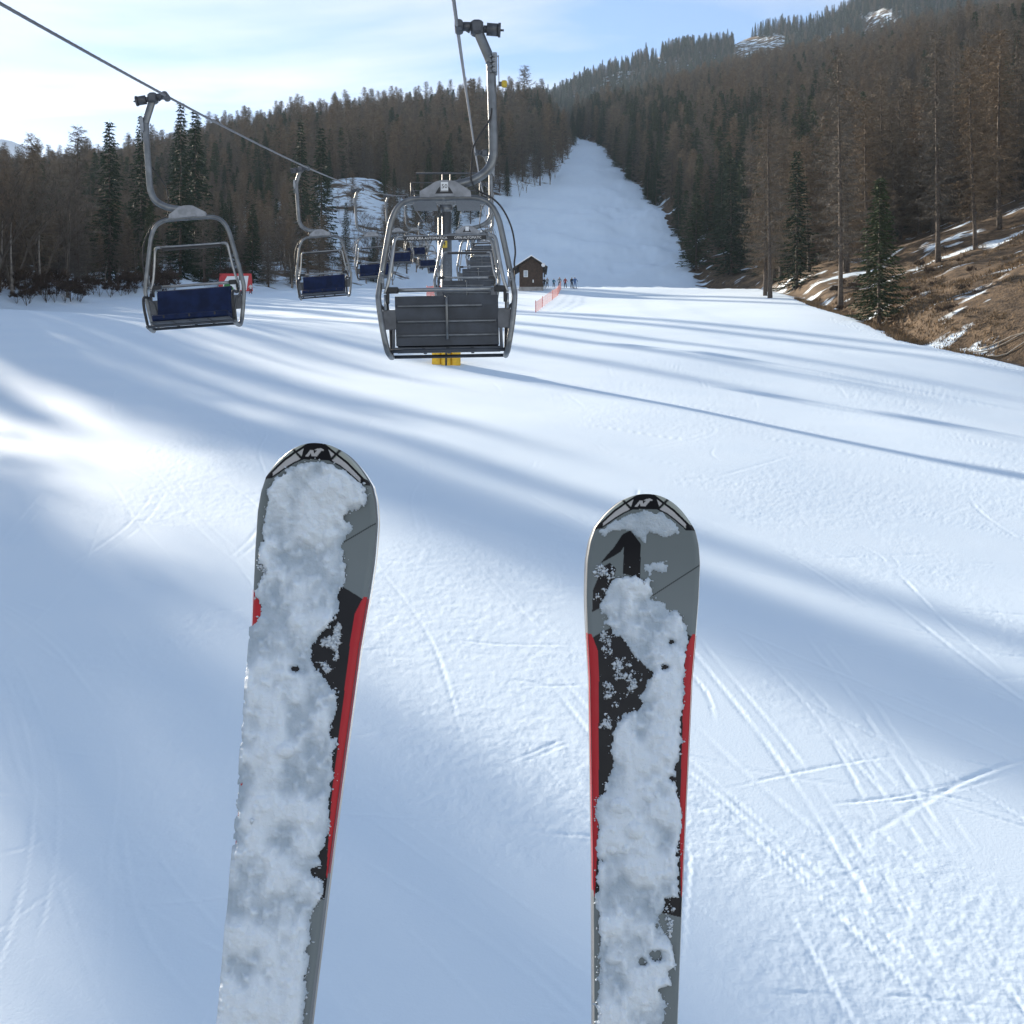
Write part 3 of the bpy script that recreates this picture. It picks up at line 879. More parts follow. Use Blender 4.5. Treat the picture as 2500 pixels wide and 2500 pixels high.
# fallen poles on the bank at the right edge
for k, (px, py, a_, L, lab) in enumerate([(2440, 850, .65, 4.6, "long pale fallen pole lying on the grass at the right edge"),
                                          (2470, 866, .5, 3.4, "shorter fallen pole half under snow at the right edge"),
                                          (2455, 835, .75, 4.0, "topmost pale fallen pole on the bank at the right edge")]):
    x, y_ = seen(px, py, 50); mb = MB(); P = []
    for i in range(6):
        u = i / 5 - .5; xx = x + math.cos(a_) * L * u; yy = y_ - math.sin(a_) * L * u
        P.append((xx, yy, zg(xx, yy) + .12 + .05 * math.sin(i * 2 + k)))
    mb.tube(P, [.055, .052, .05, .045, .04, .03], 7)
    tag(mb.build("fallen_pole", M["pole"]), lab, "log", "fallen poles on the right bank")
# ------------------------------------------------------------------ chairlift: ropes
def rope_z(y):
    if y <= 78: return 3.10 + .18 * y + .0006 * y * y
    if y <= 196: return 20.79 + .145 * (y - 78) + .00055 * (y - 78) ** 2
    z0 = 20.79 + .145 * 118 + .00055 * 118 ** 2
    return z0 + .36 * (y - 196)
def rope_xr(y): return -.41 - .017 * y
def rope_xl(y): return -5.30 - .020 * y
def rope(name, fx, label):
    ys = [-40 + 2.0 * i for i in range(0, 66)] + [92 + 6 * i for i in range(1, 60)]
    P = [Vector((fx(y), y, rope_z(y))) for y in ys if y < 430]
    mb = MB(); mb.tube(P, .021, 8)
    # twisted strands
    for s in range(3):
        Q = []
        for i in range(len(P) - 1):
            if not (6 < P[i].y < 40): continue
            for k in range(14):
                p = P[i].lerp(P[i + 1], k / 14); a = (p.y * 9 + s * 2.094)
                Q.append(p + Vector((math.cos(a), 0, math.sin(a))) * .0135)
        mb.tube(Q, .0105, 5)
    return tag(mb.build(name, M["rope"]), label, "cable", "haul ropes of the chairlift")
rope("haul_rope", rope_xr, "bright steel haul rope carrying the climbing chairs, up the middle")
rope("haul_rope", rope_xl, "steel haul rope of the descending chairs, slanting in from upper left")

# ------------------------------------------------------------------ chairlift: chair
DXC = -.20
def make_chair():
    """origin at the rope grip; the seat faces +y"""
    root = empty("lift_chair")
    # grip with its spring
    g = MB()
    g.box((.02, 0, .0), (.10, .26, .10), bev=.02)
    g.tube([(.02, 0, .0), (.10, 0, .005), (.16, 0, -.012)], [.06, .055, .07], 10)
    g.box((.24, 0, -.02), (.16, .16, .17), bev=.03)
    grip = g.build("grip", M["steel_dark"], root)
    s = MB()
    s.tube([(.32, 0, -.03), (.36, 0, -.032)], .045, 10)
    s.tube([(.36, 0, -.032), (.50, 0, -.045)], .075, 14)
    s.tube([(.50, 0, -.045), (.53, 0, -.047)], .085, 14)
    s.tube([(.53, 0, -.047), (.57, 0, -.05)], .014, 8)
    s.build("spring_housing", M["steel_dark"], grip)
    # hanger
    h = MB()
    pts = [(.25, 0, -.05), (.31, 0, -.20), (.375, 0, -.36), (.40, 0, -.44)]
    pts = smooth_path(pts, 4)
    h.tube(pts, .062, 12, flat=.8)
    pts = smooth_path([(.40, 0, -.40), (.405, 0, -.70), (.41, 0, -1.42), (.40, 0, -1.60), (.33, 0, -1.76), (.15, 0, -1.88), (-.10, 0, -1.94)], 5)
    h.tube(pts, .056, 12, flat=.8)
    han = h.build("hanger", M["steel"], root)
    b = MB()
    b.box((.45, 0, -.46), (.06, .14, .24), bev=.008)
    b.box((.475, -.04, -.38), (.05, .012, .012)); b.box((.495, -.04, -.54), (.012, .012, .34))
    for z in (-.39, -.45, -.51, -.57): b.tube([(.44, -.075, z), (.44, -.095, z)], .014, 6); b.tube([(.40, -.05, z), (.40, -.075, z)], .016, 6)
    b.build("bracket", M["chrome"], han)
    # head casting and number plate
    c = MB()
    out = [(-.30, -2.09), (-.30, -2.02), (-.10, -1.90), (-.03, -1.885), (.06, -1.885), (.14, -1.90), (.32, -2.02), (.33, -2.09)]
    c.prism(out, -.055, .055)
    c.prism([(-.12, -2.085), (-.12, -2.055), (.12, -2.055), (.12, -2.085)], -.075, .075)
    head = c.build("head_casting", M["alu"], root)
    c = MB(); c.prism([(-.11, -2.05), (-.07, -1.985), (-.05, -1.965), (-.05, -2.05)], -.0585, -.0555)
    c.prism([(.11, -2.05), (.07, -1.985), (.05, -1.965), (.05, -2.05)], -.0585, -.0555)
    c.prism([(-.10, -2.055), (-.10, -2.03), (.10, -2.03), (.10, -2.055)], -.0600, -.0560)
    c.build("recess_shade", M["rubber"], head)  # black plates on the casting's face, standing in for shaded hollows
    p = MB(); p.box((.005, -.064, -1.965), (.088, .008, .105), bev=.002)
    plate = p.build("number_plate", M["plate"], root)
    # hoop frame
    def side(sx):
        q = smooth_path([(0, 0, -2.095), (sx * .30, 0, -2.095), (sx * .46, 0, -2.12), (sx * .575, 0, -2.20), (sx * .655, 0, -2.36), (sx * .70, 0, -2.56), (sx * .775, 0, -2.95), (sx * .825, 0, -3.22),
                         (sx * .83, -.01, -3.34), (sx * .80, -.02, -3.60), (sx * .755, -.02, -3.86)], 5)
        q += smooth_path([(sx * .755, -.02, -3.86), (sx * .735, .03, -3.955), (sx * .72, .12, -3.985), (sx * .715, .30, -3.985), (sx * .715, .46, -3.965)], 4)[1:]
        return q
    for sx in (-1, 1):
        f = MB(); f.tube(side(sx), .036, 10)
        fr = f.build("side_frame", M["steel"], root)
        k = MB(); k.box((sx * .70, -.01, -3.57), (.16, .02, .24), bev=.006)
        k.tube([(sx * .80, 0, -3.40), (sx * .70, .0, -3.50), (sx * .655, 0, -3.70), (sx * .66, 0, -3.93)], .02, 6)
        k.build("gusset", M["steel_dark"], fr)
    # seat and backrest: pad in front, dark shell behind, steel slats on the shell
    x0 = .625
    pad = MB()
    prof = [(.055, -3.315), (.02, -3.30), (-.01, -3.32), (-.015, -3.40), (.02, -3.60), (.06, -3.78), (.12, -3.80), (.13, -3.74), (.095, -3.55), (.065, -3.40)]
    n = len(prof); xs = [-x0, -x0 + .015, -.21, -.20, .20, .21, x0 - .015, x0]; ins = [.7, 1, 1, .97, .97, 1, 1, .7]
    cy = sum(q[0] for q in prof) / n; cz = sum(q[1] for q in prof) / n
    def loft(mb, prof, xs, ins):
        n = len(prof); cy = sum(q[0] for q in prof) / n; cz = sum(q[1] for q in prof) / n; vs = []
        for x, k in zip(xs, ins): vs += [(x, cy + (y - cy) * k, cz + (z - cz) * (.5 + .5 * k)) for y, z in prof]
        fs = [(i * n + j, i * n + (j + 1) % n, (i + 1) * n + (j + 1) % n, (i + 1) * n + j) for i in range(len(xs) - 1) for j in range(n)]
        fs.append(tuple(range(n))[::-1]); fs.append(tuple(range((len(xs) - 1) * n, len(xs) * n)))
        mb.add(vs, fs)
    loft(pad, prof, xs, ins)
    bk = pad.build("backrest", M["navy"], root)
    sh = MB(); loft(sh, [(-.016, -3.29), (-.030, -3.29), (-.036, -3.40), (-.002, -3.60), (.044, -3.885), (.060, -3.885), (.016, -3.60), (-.020, -3.40)], [-x0 - .005, x0 + .005], [1, 1])
    shell = sh.build("back_shell", M["shell"], root)
    for (z, y, xa, xb) in ((-3.415, -.052, -.60, .43), (-3.60, -.020, -.60, .60), (-3.765, .010, -.62, .62)):
        m = MB(); m.tube([(xa, y, z), (xb, y, z)], .014, 8); m.build("slat", M["steel"], shell)
    m = MB(); m.tube([(0, -.062, -3.30), (0, -.066, -3.42), (0, -.034, -3.60), (0, .004, -3.82)], .017, 8); m.build("slat", M["steel"], shell)
    st = MB()
    loft(st, [(.075, -3.80), (.10, -3.775), (.30, -3.80), (.50, -3.785), (.555, -3.81), (.56, -3.87), (.52, -3.89), (.30, -3.885), (.10, -3.87)], xs, [.8, 1, 1, .97, .97, 1, 1, .8])
    seat = st.build("seat", M["navy"], root)
    u = MB(); u.box((0, .30, -3.905), (1.30, .46, .012)); u.tube([(-.715, .46, -3.965), (.715, .46, -3.965)], .022, 8); u.tube([(-.72, .06, -3.945), (.72, .06, -3.945)], .024, 8)
    for x in (-.3, 0, .3): u.box((x, .30, -3.915), (.04, .46, .02))
    u.build("seat_pan", M["shell"], seat)
    tr_ = MB()
    for x in (-.42, 0, .42): tr_.box((x, .559, -3.835), (.03, .012, .05), bev=.003)
    tr_.build("buckle", M["rubber"], seat)
    # arm rests
    for sx in (-1, 1):
        a_ = MB(); a_.tube(smooth_path([(sx * .735, .02, -3.34), (sx * .735, .10, -3.42), (sx * .735, .40, -3.46), (sx * .735, .53, -3.52), (sx * .73, .55, -3.68), (sx * .72, .46, -3.93)], 4), .024, 8)
        a_.build("arm_rest", M["rubber"], root)
    # raised restraint bar
    r_ = MB()
    for sx in (-1, 1):
        r_.tube(smooth_path([(sx * .745, -.04, -3.26), (sx * .70, -.05, -3.10), (sx * .655, -.04, -2.85), (sx * .62, -.02, -2.62), (sx * .585, .0, -2.56), (sx * .52, .0, -2.555)], 4), .022, 8)
        r_.tube([(sx * .745, -.04, -3.27), (sx * .745, -.04, -3.46)], .017, 8)
    r_.tube([(-.53, 0, -2.555), (.53, 0, -2.555)], .016, 8)
    bar = r_.build("restraint_bar", M["chrome"], root)
    bd = MB(); bd.box((0, -.022, -2.585), (1.00, .018, .052), bev=.003)
    brd = bd.build("slogan_board", M["board"], bar)
    cb = MB(); cb.tube([(-.58, -.055, -3.22), (.55, -.055, -3.22)], .026, 10)
    cross = cb.build("cross_bar", M["chrome"], root)
    for sx in (-1, 1):
        cr_ = MB(); cr_.box((sx * .645, -.055, -3.22), (.13, .075, .07), bev=.012); cr_.box((sx * .712, -.05, -3.30), (.035, .05, .16), bev=.008)
        cr_.build("end_stop", M["rubber"], cross)
        pv = MB()
        for z in (-3.12, -3.02): pv.tube([(sx * .775, -.045, z), (sx * .775, -.085, z)], .02, 8)
        pv.tube([(sx * .765, -.05, -3.20), (sx * .775, -.05, -2.98)], .016, 6)
        pv.build("damper", M["chrome"], bar)
    ho = MB()
    ho.tube(smooth_path([(.40, -.05, -1.02), (.37, -.06, -1.16), (.24, -.08, -1.36), (.16, -.08, -1.52), (.14, -.07, -1.70), (.13, -.08, -1.88), (.20, -.08, -2.02), (.36, -.06, -2.10), (.50, -.06, -2.24), (.61, -.06, -2.48), (.65, -.06, -2.75), (.635, -.06, -2.92), (.65, -.06, -3.0)], 5), .011, 7)
    ho.build("hose", M["rubber"], han)
    for ch in root.children:                       # the seat hangs a little off the rope, towards the grip's open side
        if ch.name.split(".")[0] not in ("grip", "hanger"): ch.location.x += DXC
    root.scale = (.97, .97, .97)
    return root, plate, brd, han
chair, plate, brd, hanger = make_chair()
# plain copies first, then the nearest chair gets its writing
NEAR_X, SP = 14.1, 15.5
spots = []
up_words = ["nearest climbing chair seen from behind, steel hoop with number plate and black slogan bar", "second climbing chair straight behind the nearest one",
            "third climbing chair up the line, seen inside the nearest hoop", "fourth climbing chair up the line, right of the lift tower mast", "fifth climbing chair, small, just past the lift tower", "sixth climbing chair, tiny, far up the line",
            "seventh climbing chair, tiny, beyond the sixth"]
dn_words = ["nearest descending chair at left, navy seat facing the camera", "second descending chair, navy seat over the distant snow edge", "third descending chair, half hidden by the near chair's left frame",
            "fourth descending chair, small, seen through the left of the near hoop", "fifth descending chair, small, beside the lift tower", "sixth descending chair, tiny, left of the tower mast", "seventh descending chair, tiny, low beside the tower mast"]
def place(o, x, y, yaw, roll, label, group):
    o.location = (x, y, rope_z(y) - .0)
    o.rotation_euler = (0, roll, yaw)
    tag(o, label, "chairlift chair", group)
for i, w in enumerate(up_words):
    o = copy_tree(chair) if i else chair
    y = NEAR_X + SP * i
    spots.append((o, rope_xr(y), y, R(1) + rng.gauss(0, .03) * (i > 0), R(-1.2) if i == 0 else R(rng.gauss(0, 1.2)), w, "climbing chairs"))
for i, w in enumerate(dn_words):
    o = copy_tree(chair); y = 19.6 + 15.4 * i
    spots.append((o, rope_xl(y), y, math.pi + R(2) + rng.gauss(0, .02), R(4.6) if i < 3 else R(3), w, "descending chairs"))
for s in spots: place(*s)
t1 = text_mesh("slogan", "APERTURA AUTOMATICA", .044, M["print_white"], width=.50)
o = link("slogan", t1, brd); o.rotation_euler = (R(90), 0, 0); o.location = (-.225, -.0335, -2.587)
t2 = text_mesh("slogan", "OPEN AUTOMATIC", .044, M["print_white"], width=.33)
o = link("slogan", t2, brd); o.rotation_euler = (R(90), 0, 0); o.location = (.275, -.0335, -2.587)
t3 = text_mesh("number", "50", .074, M["print_black"])
o = link("number", t3, plate); o.rotation_euler = (R(90), 0, 0); o.location = (.005, -.0695, -1.967)
ys_ = MB(); ys_.box((.56, -.04, -.72), (.065, .05, .08), bev=.01)
ymk = ys_.build("yellow_marker", M["yellow_sign"], hanger)
yb = MB(); yb.box((.508, -.04, -.72), (.04, .03, .05)); yb.build("clamp", M["steel_dark"], ymk)

# ------------------------------------------------------------------ lift towers
def make_tower(y, label):
    xr_, xl_ = rope_xr(y), rope_xl(y); xc = (xr_ + xl_) / 2; zt = rope_z(y); zb = zg(xc, y)
    root = empty("lift_tower", (xc, y, zb)); Ht = zt - zb
    m = MB(); m.tube([(0, 0, -.5), (0, 0, Ht * .4), (0, 0, Ht - .75)], [.44, .38, .31], 20); m.build("mast", M["steel"], root)
    m = MB(); m.tube([(-.05, 0, Ht - 1.15), (0, 0, Ht - .72)], [.34, .46], 12); m.box((0, 0, Ht - .62), (1.1, .5, .12), bev=.02); m.build("mast_head", M["steel"], root)
    m = MB(); hw = (xr_ - xl_) / 2
    m.box((0, 0, Ht - .42), (2 * hw + .2, .34, .36), bev=.02); m.build("cross_arm", M["steel"], root)
    for sx in (-1, 1):
        tr_ = MB(); sl = .18
        tr_.box((sx * (hw + .14), 0, Ht - .30), (.08, 3.6, .14), rot=Matrix.Rotation(math.atan(sl), 3, 'X'), bev=.01)
        tro = tr_.build("sheave_train", M["steel_dark"], root)
        for k in range(6):
            yy = -1.6 + k * .64
            w = MB(); w.tube([(sx * (hw + .02) - .0, yy, Ht - .22 + yy * sl - .08), (sx * (hw - .06), yy, Ht - .22 + yy * sl - .08)], .20, 14)
            w.build("sheave", M["rubber"], tro)
        # catwalk with railing
        c = MB(); xa, xb = sx * .65, sx * (hw - .35)
        ya, yb_ = -1.5, 1.5
        c.box(((xa + xb) / 2, 0, Ht - .62), (abs(xb - xa), 3.0, .04))
        for yy in (ya, yb_):
            for z in (Ht - .1, Ht + .42): c.tube([(xa, yy, z), (xb, yy, z)], .026, 6)
            for x in (xa, xb): c.tube([(x, yy, Ht - .62), (x, yy, Ht + .42)], .026, 6)
        for x in (xa, xb):
            for z in (Ht - .1, Ht + .42): c.tube([(x, ya, z), (x, yb_, z)], .026, 6)
        c.build("catwalk", M["steel_dark"], root)
    l = MB()
    for x in (-.26, .26): l.tube([(x, 0, Ht - .25), (x, 0, Ht + 1.45)], .05, 6)
    l.tube([(-2.0, 0, Ht + 1.45), (2.0, 0, Ht + 1.45)], .06, 6)
    l.build("lifting_frame", M["steel_dark"], root)
    l = MB()
    for x in (-.52, -.24): l.tube([(x, -.40, 2.2), (x, -.36, Ht - .7)], .022, 6)
    for k in range(int((Ht - 3.2) / .32)): l.tube([(-.52, -.39, 2.4 + .32 * k), (-.24, -.39, 2.4 + .32 * k)], .014, 5)
    l.build("ladder", M["steel"], root)
    p = MB(); p.box((-.62, -.30, .65), (.62, .62, 2.0), bev=.10); p.box((.62, -.30, .65), (.62, .62, 2.0), bev=.10); p.box((0, -.66, .62), (.60, .40, 1.9), bev=.10); p.box((0, .50, .6), (1.7, .40, 1.9), bev=.1)
    pad = p.build("padding", M["yellow"], root)
    q = MB(); q.box((.02, -.87, .62), (.12, .03, 1.85)); q.build("strap", M["rubber"], pad)
    s = MB(); s.box((-.10, -.42, Ht - 3.3), (.34, .02, .46)); sg = s.build("warning_sign", M["yellow_sign"], root)
    s = MB(); s.prism([(-.12, Ht - 3.16), (-.03, Ht - 3.16), (-.08, Ht - 3.28), (-.02, Ht - 3.28), (-.14, Ht - 3.46), (-.10, Ht - 3.32), (-.16, Ht - 3.32)], -.436, -.432); s.build("lightning_mark", M["print_black"], sg)
    return tag(root, label, "lift tower", "lift towers")
make_tower(78, "grey lift tower with yellow padded base behind the nearest chair")
make_tower(196, "far lift tower beyond the crest, tiny behind the near chairs")

# ------------------------------------------------------------------ hut
hx, hy = (1297 - 1250) / FPX * 177, 177.0
hut = empty("wooden_hut", (hx, hy, zg(hx, hy) + .1))
tag(hut, "small dark brown wooden hut with snowy gable roof on the snow crest", "hut")
W2, Dp, Hw, Hr = 1.78, 4.6, 3.15, 1.15
m = MB(); m.box((0, Dp / 2, .0), (2 * W2 + .1, Dp + .1, 1.0), bev=.03); m.build("plinth", M["concrete"], hut)
wall = MB(); z0 = .5
wall.prism([(-W2 + .03, z0), (W2 - .03, z0), (W2 - .03, z0 + Hw), (0, z0 + Hw + Hr), (-W2 + .03, z0 + Hw)], .03, Dp - .03)
wo = wall.build("wall", M["wood"], hut)
wd = .27; k = -W2
while k < W2 - .05:
    xa, xb = k + .006, min(k + wd, W2) - .006
    ztop = lambda x: z0 + Hw + Hr * (1 - abs(x) / W2) - .02
    pl = MB(); pr = [(xa, z0), (xb, z0), (xb, ztop(xb))] + ([(0, ztop(0))] if xa < 0 < xb else []) + [(xa, ztop(xa))]
    pl.prism(pr, rng.uniform(-.012, .0), .03); pl.build("plank", M["wood"], wo); k += wd
for sx in (-1, 1):
    r_ = MB(); e = 2.75 if sx < 0 else 2.42
    zz = lambda x: z0 + Hw + Hr * (1 - abs(x) / W2)
    r_.prism([(0, zz(0) + .02), (sx * e, zz(sx * e) + .02), (sx * e, zz(sx * e) + .20), (0, zz(0) + .20)], -.55, Dp + .4)
    ro = r_.build("roof", M["wood_lo"], hut)
    sn = MB()
    if sx < 0: sn.prism([(0, zz(0) + .205), (sx * e * .97, zz(sx * e * .97) + .205), (sx * e * .97, zz(sx * e) + .30), (sx * e * .5, zz(sx * e * .5) + .36), (0, zz(0) + .37)], -.50, Dp + .3)
    else: sn.prism([(0, zz(0) + .205), (1.75, zz(1.75) + .205), (1.70, zz(1.7) + .27), (.9, zz(.9) + .36), (0, zz(0) + .37)], -.50, Dp + .3)
    sn.build("roof_snow", M["snow"], ro)
m = MB(); m.tube([(-2.45, -.2, -.4), (-2.45, -.2, z0 + Hw - .40)], .09, 8); m.build("porch_post", M["wood_lo"], hut)
wn_ = MB(); wn_.box((-.82, -.02, z0 + 1.95), (.62, .05, .98)); wi = wn_.build("window", M["white_paint"], hut)
g = MB(); g.box((-.82, -.05, z0 + 1.95), (.48, .02, .84)); g.build("pane", M["glass"], wi)
m = MB(); m.box((.28, -.022, z0 + .85), (.16, .012, .42)); m.build("notice", M["white_paint"], hut)
m = MB(); m.tube([(1.78, -.60, z0 + Hw - .02), (1.78, -.68, z0 + Hw - .02)], .30, 18); m.build("round_sign", M["white_paint"], hut)
m = MB(); m.box((2.1, -.3, z0 + Hw - .45), (.35, .5, .5), bev=.05); m.box((1.95, -.1, z0 + Hw - 1.3), (.22, .3, .9), bev=.03); m.build("loudspeaker", M["rubber"], hut)

# ------------------------------------------------------------------ orange nets
def net(name, pts, h, m, label, cell=.28, thick=.022):
    mb = MB(); posts = MB()
    P = [Vector((x, y, zg(x, y))) for x, y in pts]
    L = 0; Q = [P[0]]
    for a_, b_ in zip(P, P[1:]):
        n = max(1, int((b_ - a_).length / cell))
        for i in range(1, n + 1):
            x, y = a_.x + (b_.x - a_.x) * i / n, a_.y + (b_.y - a_.y) * i / n
            Q.append(Vector((x, y, zg(x, y))))
    for i, q in enumerate(Q): mb.tube([q + Vector((0, 0, .05)), q + Vector((0, 0, h))], thick, 4)
    k = 0
    while k * cell * .8 < h:
        z = .05 + k * cell * .8
        mb.tube([q + Vector((0, 0, min(z, h) - .05 * math.sin(i * .9))) for i, q in enumerate(Q)], thick, 4); k += 1
    root = empty(name, P[0]); 
    o = mb.build("mesh_netting", m, root); o.location = -P[0]
    for i, p in enumerate(P):
        pm = MB(); pm.tube([(0, 0, -.3), (0, 0, h + .12)], .035, 6); po = pm.build("net_post", M["red"], root); po.location = p - P[0]
    return tag(root, label, "safety net", "safety nets on the piste")
net("safety_net", [(2.6, 131), (3.6, 141), (5.2, 153), (6.4, 166), (7.4, 180)], 1.2, M["pink_net"], "faded red safety net running up the snow right of the hut's foot", .42, .013)
net("safety_net", [(-10.9, 152), (-9.4, 153), (-8.0, 155)], 1.9, M["orange_net"], "short bright orange net panel left of the tower mast", .16, .04)

# ------------------------------------------------------------------ red framed board at the left
bx, by = seen(575, 716, 100); bz = zg(bx, by)
bd = empty("advert_board", (bx, by, bz)); tag(bd, "red framed white billboard with a green print at the left snow edge", "billboard")
sc = by / FPX; Wb = 84 * sc; Hb = 48 * sc
m = MB(); m.prism([(-Wb / 2, .3), (-Wb / 2 + .2, Hb), (Wb / 2 - .2, Hb), (Wb / 2, .3)], 0, .12); fr = m.build("panel", M["red"], bd)
m = MB(); m.prism([(-Wb * .36, .45), (-Wb * .36, Hb * .5), (-Wb * .24, Hb * .86), (Wb * .38, Hb * .88), (Wb * .32, .45)], -.03, -.002); m.build("white_field", M["white_paint"], fr)
m = MB(); m.prism([(-Wb * .33, .48), (-Wb * .33, Hb * .42), (-Wb * .26, Hb * .62), (-Wb * .18, Hb * .56), (-Wb * .15, Hb * .40), (-Wb * .05, Hb * .26), (-Wb * .07, .5)], -.05, -.032); m.build("green_field", M["green_print"], fr)
for sx in (-1, 1):
    m = MB(); m.box((sx * Wb * .42, .16, .3), (.14, .14, 1.4)); m.build("leg", M["red"], bd)

# ------------------------------------------------------------------ skiers: one skinned body each
def person_mesh(jacket, trousers, hat, pose):
    """standing body, about 1.75 m; pose = (lean, arm spread, leg spread)"""
    lean, arm, leg = pose
    J = {"pelvis": (0, 0, .95, .135), "belly": (0, .02 * lean, 1.12, .13), "chest": (0, .06 * lean, 1.34, .155), "neck": (0, .09 * lean, 1.50, .06), "head": (0, .11 * lean, 1.62, .105), "crown": (0, .11 * lean, 1.73, .085)}
    E = [("pelvis", "belly"), ("belly", "chest"), ("chest", "neck"), ("neck", "head"), ("head", "crown")]
    for s, n in ((-1, "l"), (1, "r")):
        J["hip" + n] = (s * .10, 0, .88, .105); J["knee" + n] = (s * (.11 + leg * .5), .05, .50, .078); J["ankle" + n] = (s * (.12 + leg), -.02, .12, .065); J["toe" + n] = (s * (.13 + leg), .14, .06, .055)
        J["sho" + n] = (s * .19, .06 * lean, 1.42, .075); J["elb" + n] = (s * (.26 + arm * .5), .05 + .08 * lean, 1.16, .058); J["wri" + n] = (s * (.25 + arm), .20, 1.0, .048); J["hand" + n] = (s * (.25 + arm), .27, .98, .045)
        E += [("pelvis", "hip" + n), ("hip" + n, "knee" + n), ("knee" + n, "ankle" + n), ("ankle" + n, "toe" + n), ("chest", "sho" + n), ("sho" + n, "elb" + n), ("elb" + n, "wri" + n), ("wri" + n, "hand" + n)]
    K = list(J); me = bpy.data.meshes.new("body")
    me.from_pydata([J[k][:3] for k in K], [(K.index(a_), K.index(b_)) for a_, b_ in E], [])
    o = bpy.data.objects.new("body", me); COL.objects.link(o)
    md = o.modifiers.new("skin", 'SKIN')
    for i, k in enumerate(K):
        me.skin_vertices[0].data[i].radius = (J[k][3], J[k][3])
    me.skin_vertices[0].data[0].use_root = True
    o.modifiers.new("sub", 'SUBSURF').levels = 1
    dg = bpy.context.evaluated_depsgraph_get()
    out = bpy.data.meshes.new_from_object(o.evaluated_get(dg)); bpy.data.objects.remove(o)
    out.materials.clear()
    for mm in (jacket, trousers, hat, M["rubber"], M["skin"]): out.materials.append(mm)
    for p in out.polygons:
        c = p.center
        p.use_smooth = True
        hand = abs(c.x) > .16 and c.y > .22
        p.material_index = 3 if (c.z < .13 or hand) else 1 if c.z < .92 else 0 if c.z < 1.52 else 2 if c.z > 1.66 or c.y < .07 * lean - .02 else 4
    return out
M["skin"] = mat("skin", (0.45, 0.28, 0.20), .6)
def cloth(n, c): return mat(n, c, .8, var=.15, vscale=6)
navyj, redj, blackj, greyj, bluej, whitej = cloth("navy_jacket", (.03, .05, .14)), cloth("red_jacket", (.30, .05, .04)), cloth("black_jacket", (.02, .02, .025)), cloth("grey_jacket", (.20, .21, .22)), cloth("blue_jacket", (.05, .13, .30)), cloth("white_jacket", (.6, .6, .58))
blk, blue2, teal = cloth("black_trousers", (.02, .02, .025)), cloth("blue_trousers", (.12, .2, .36)), cloth("teal_jacket", (.02, .12, .18))
def person(px, d, h, jk, tr_, ht, pose, rz, label, skis=False):
    x = (px - 1250) / FPX * d
    z = zg(x, d)
    root = empty("person", (x, d, z + .02), rz); root.scale = (h / 1.78,) * 3
    link("body", person_mesh(jk, tr_, ht, pose), root)
    tag(root, label, "person")
    if skis:
        for s in (-1, 1):
            k = MB(); k.tube([(s * .17, -.75, .03), (s * .17, .75, .03), (s * .17, .9, .09)], [.05, .05, .02], 4, flat=.3); k.build("ski", M["rubber"], root)
            q = MB(); q.tube([(s * .5, .30, .98), (s * .62, .1, .02)], .012, 5); q.build("ski_pole", M["steel"], root)
    return root
person(1404, 182, 1.80, bluej, blue2, greyj, (.6, .28, .10), R(150), "person in blue ski clothes, rightmost of the group, arm stretched out", True)
person(1396, 183, 1.72, blackj, blk, blackj, (.2, .05, .05), R(200), "person in black standing close beside the rightmost skier")
person(1380, 184, 1.65, redj, blk, redj, (.3, .06, .06), R(180), "person in a red jacket standing right of the net's top")
person(1352, 186, 1.45, teal, blk, teal, (.5, .05, .05), R(190), "small person in dark teal between the hut and the net")
person(1366, 187, 1.70, greyj, blk, redj, (.3, .05, .05), R(180), "person just behind the top end of the safety net")
person(1336, 187, 1.62, greyj, blk, blackj, (.3, .05, .05), R(170), "person in grey a step right of the hut")
person(1328.5, 181, 1.70, blackj, blk, blackj, (.2, .03, .03), R(190), "person in black right against the hut's right wall")
person(612, by - 3.0, 1.55, whitej, blk, blackj, (.3, .05, .05), R(190), "person in a pale jacket and black trousers beside the red billboard")
# ------------------------------------------------------------------ the two skis held up in front of the camera
class Pose:
    """where a ski is held: S is the widest point (l = ls), B a point lower on the ski"""
    def __init__(self, S, B, ls, yaw=0.0):
        self.S = Vector(S); self.ls = ls
        self.a = (Vector(B) - self.S).normalized()
        x = Vector((math.cos(yaw), math.sin(yaw), 0)); x = (x - self.a * x.dot(self.a)).normalized()
        self.x = x; self.n = self.a.cross(x).normalized()
    def matrix(self):
        o = self.S - self.a * self.ls
        m = Matrix.Identity(4)
        for i in range(3):
            m[i][0] = self.x[i]; m[i][1] = -self.a[i]; m[i][2] = self.n[i]; m[i][3] = o[i]
        return m                                     # local axes: x across, y towards the tip, z up from the top sheet
    def pix(self, l, x, n):
        o = self.S - self.a * self.ls
        X = o.x + self.a.x * l + self.x.x * x + self.n.x * n
        Y = o.y + self.a.y * l + self.x.y * x + self.n.y * n
        Z = o.z + self.a.z * l + self.x.z * x + self.n.z * n
        return 1250 + X / Y * FPX, 1250 - Z / Y * FPX, Y
def rise(l): return .040 * np.clip((.15 - l) / .15, 0, 1) ** 2.2 - .004 * np.clip((l - .45) / .4, 0, 1)
PR = Pose((.1397, 1.27, -.0744), (.1270, 1.215, -.526), .0945)
PL = Pose((-.1962, 1.188, -.0262), (-.2350, 1.120, -.489), .0945, R(-1.5))
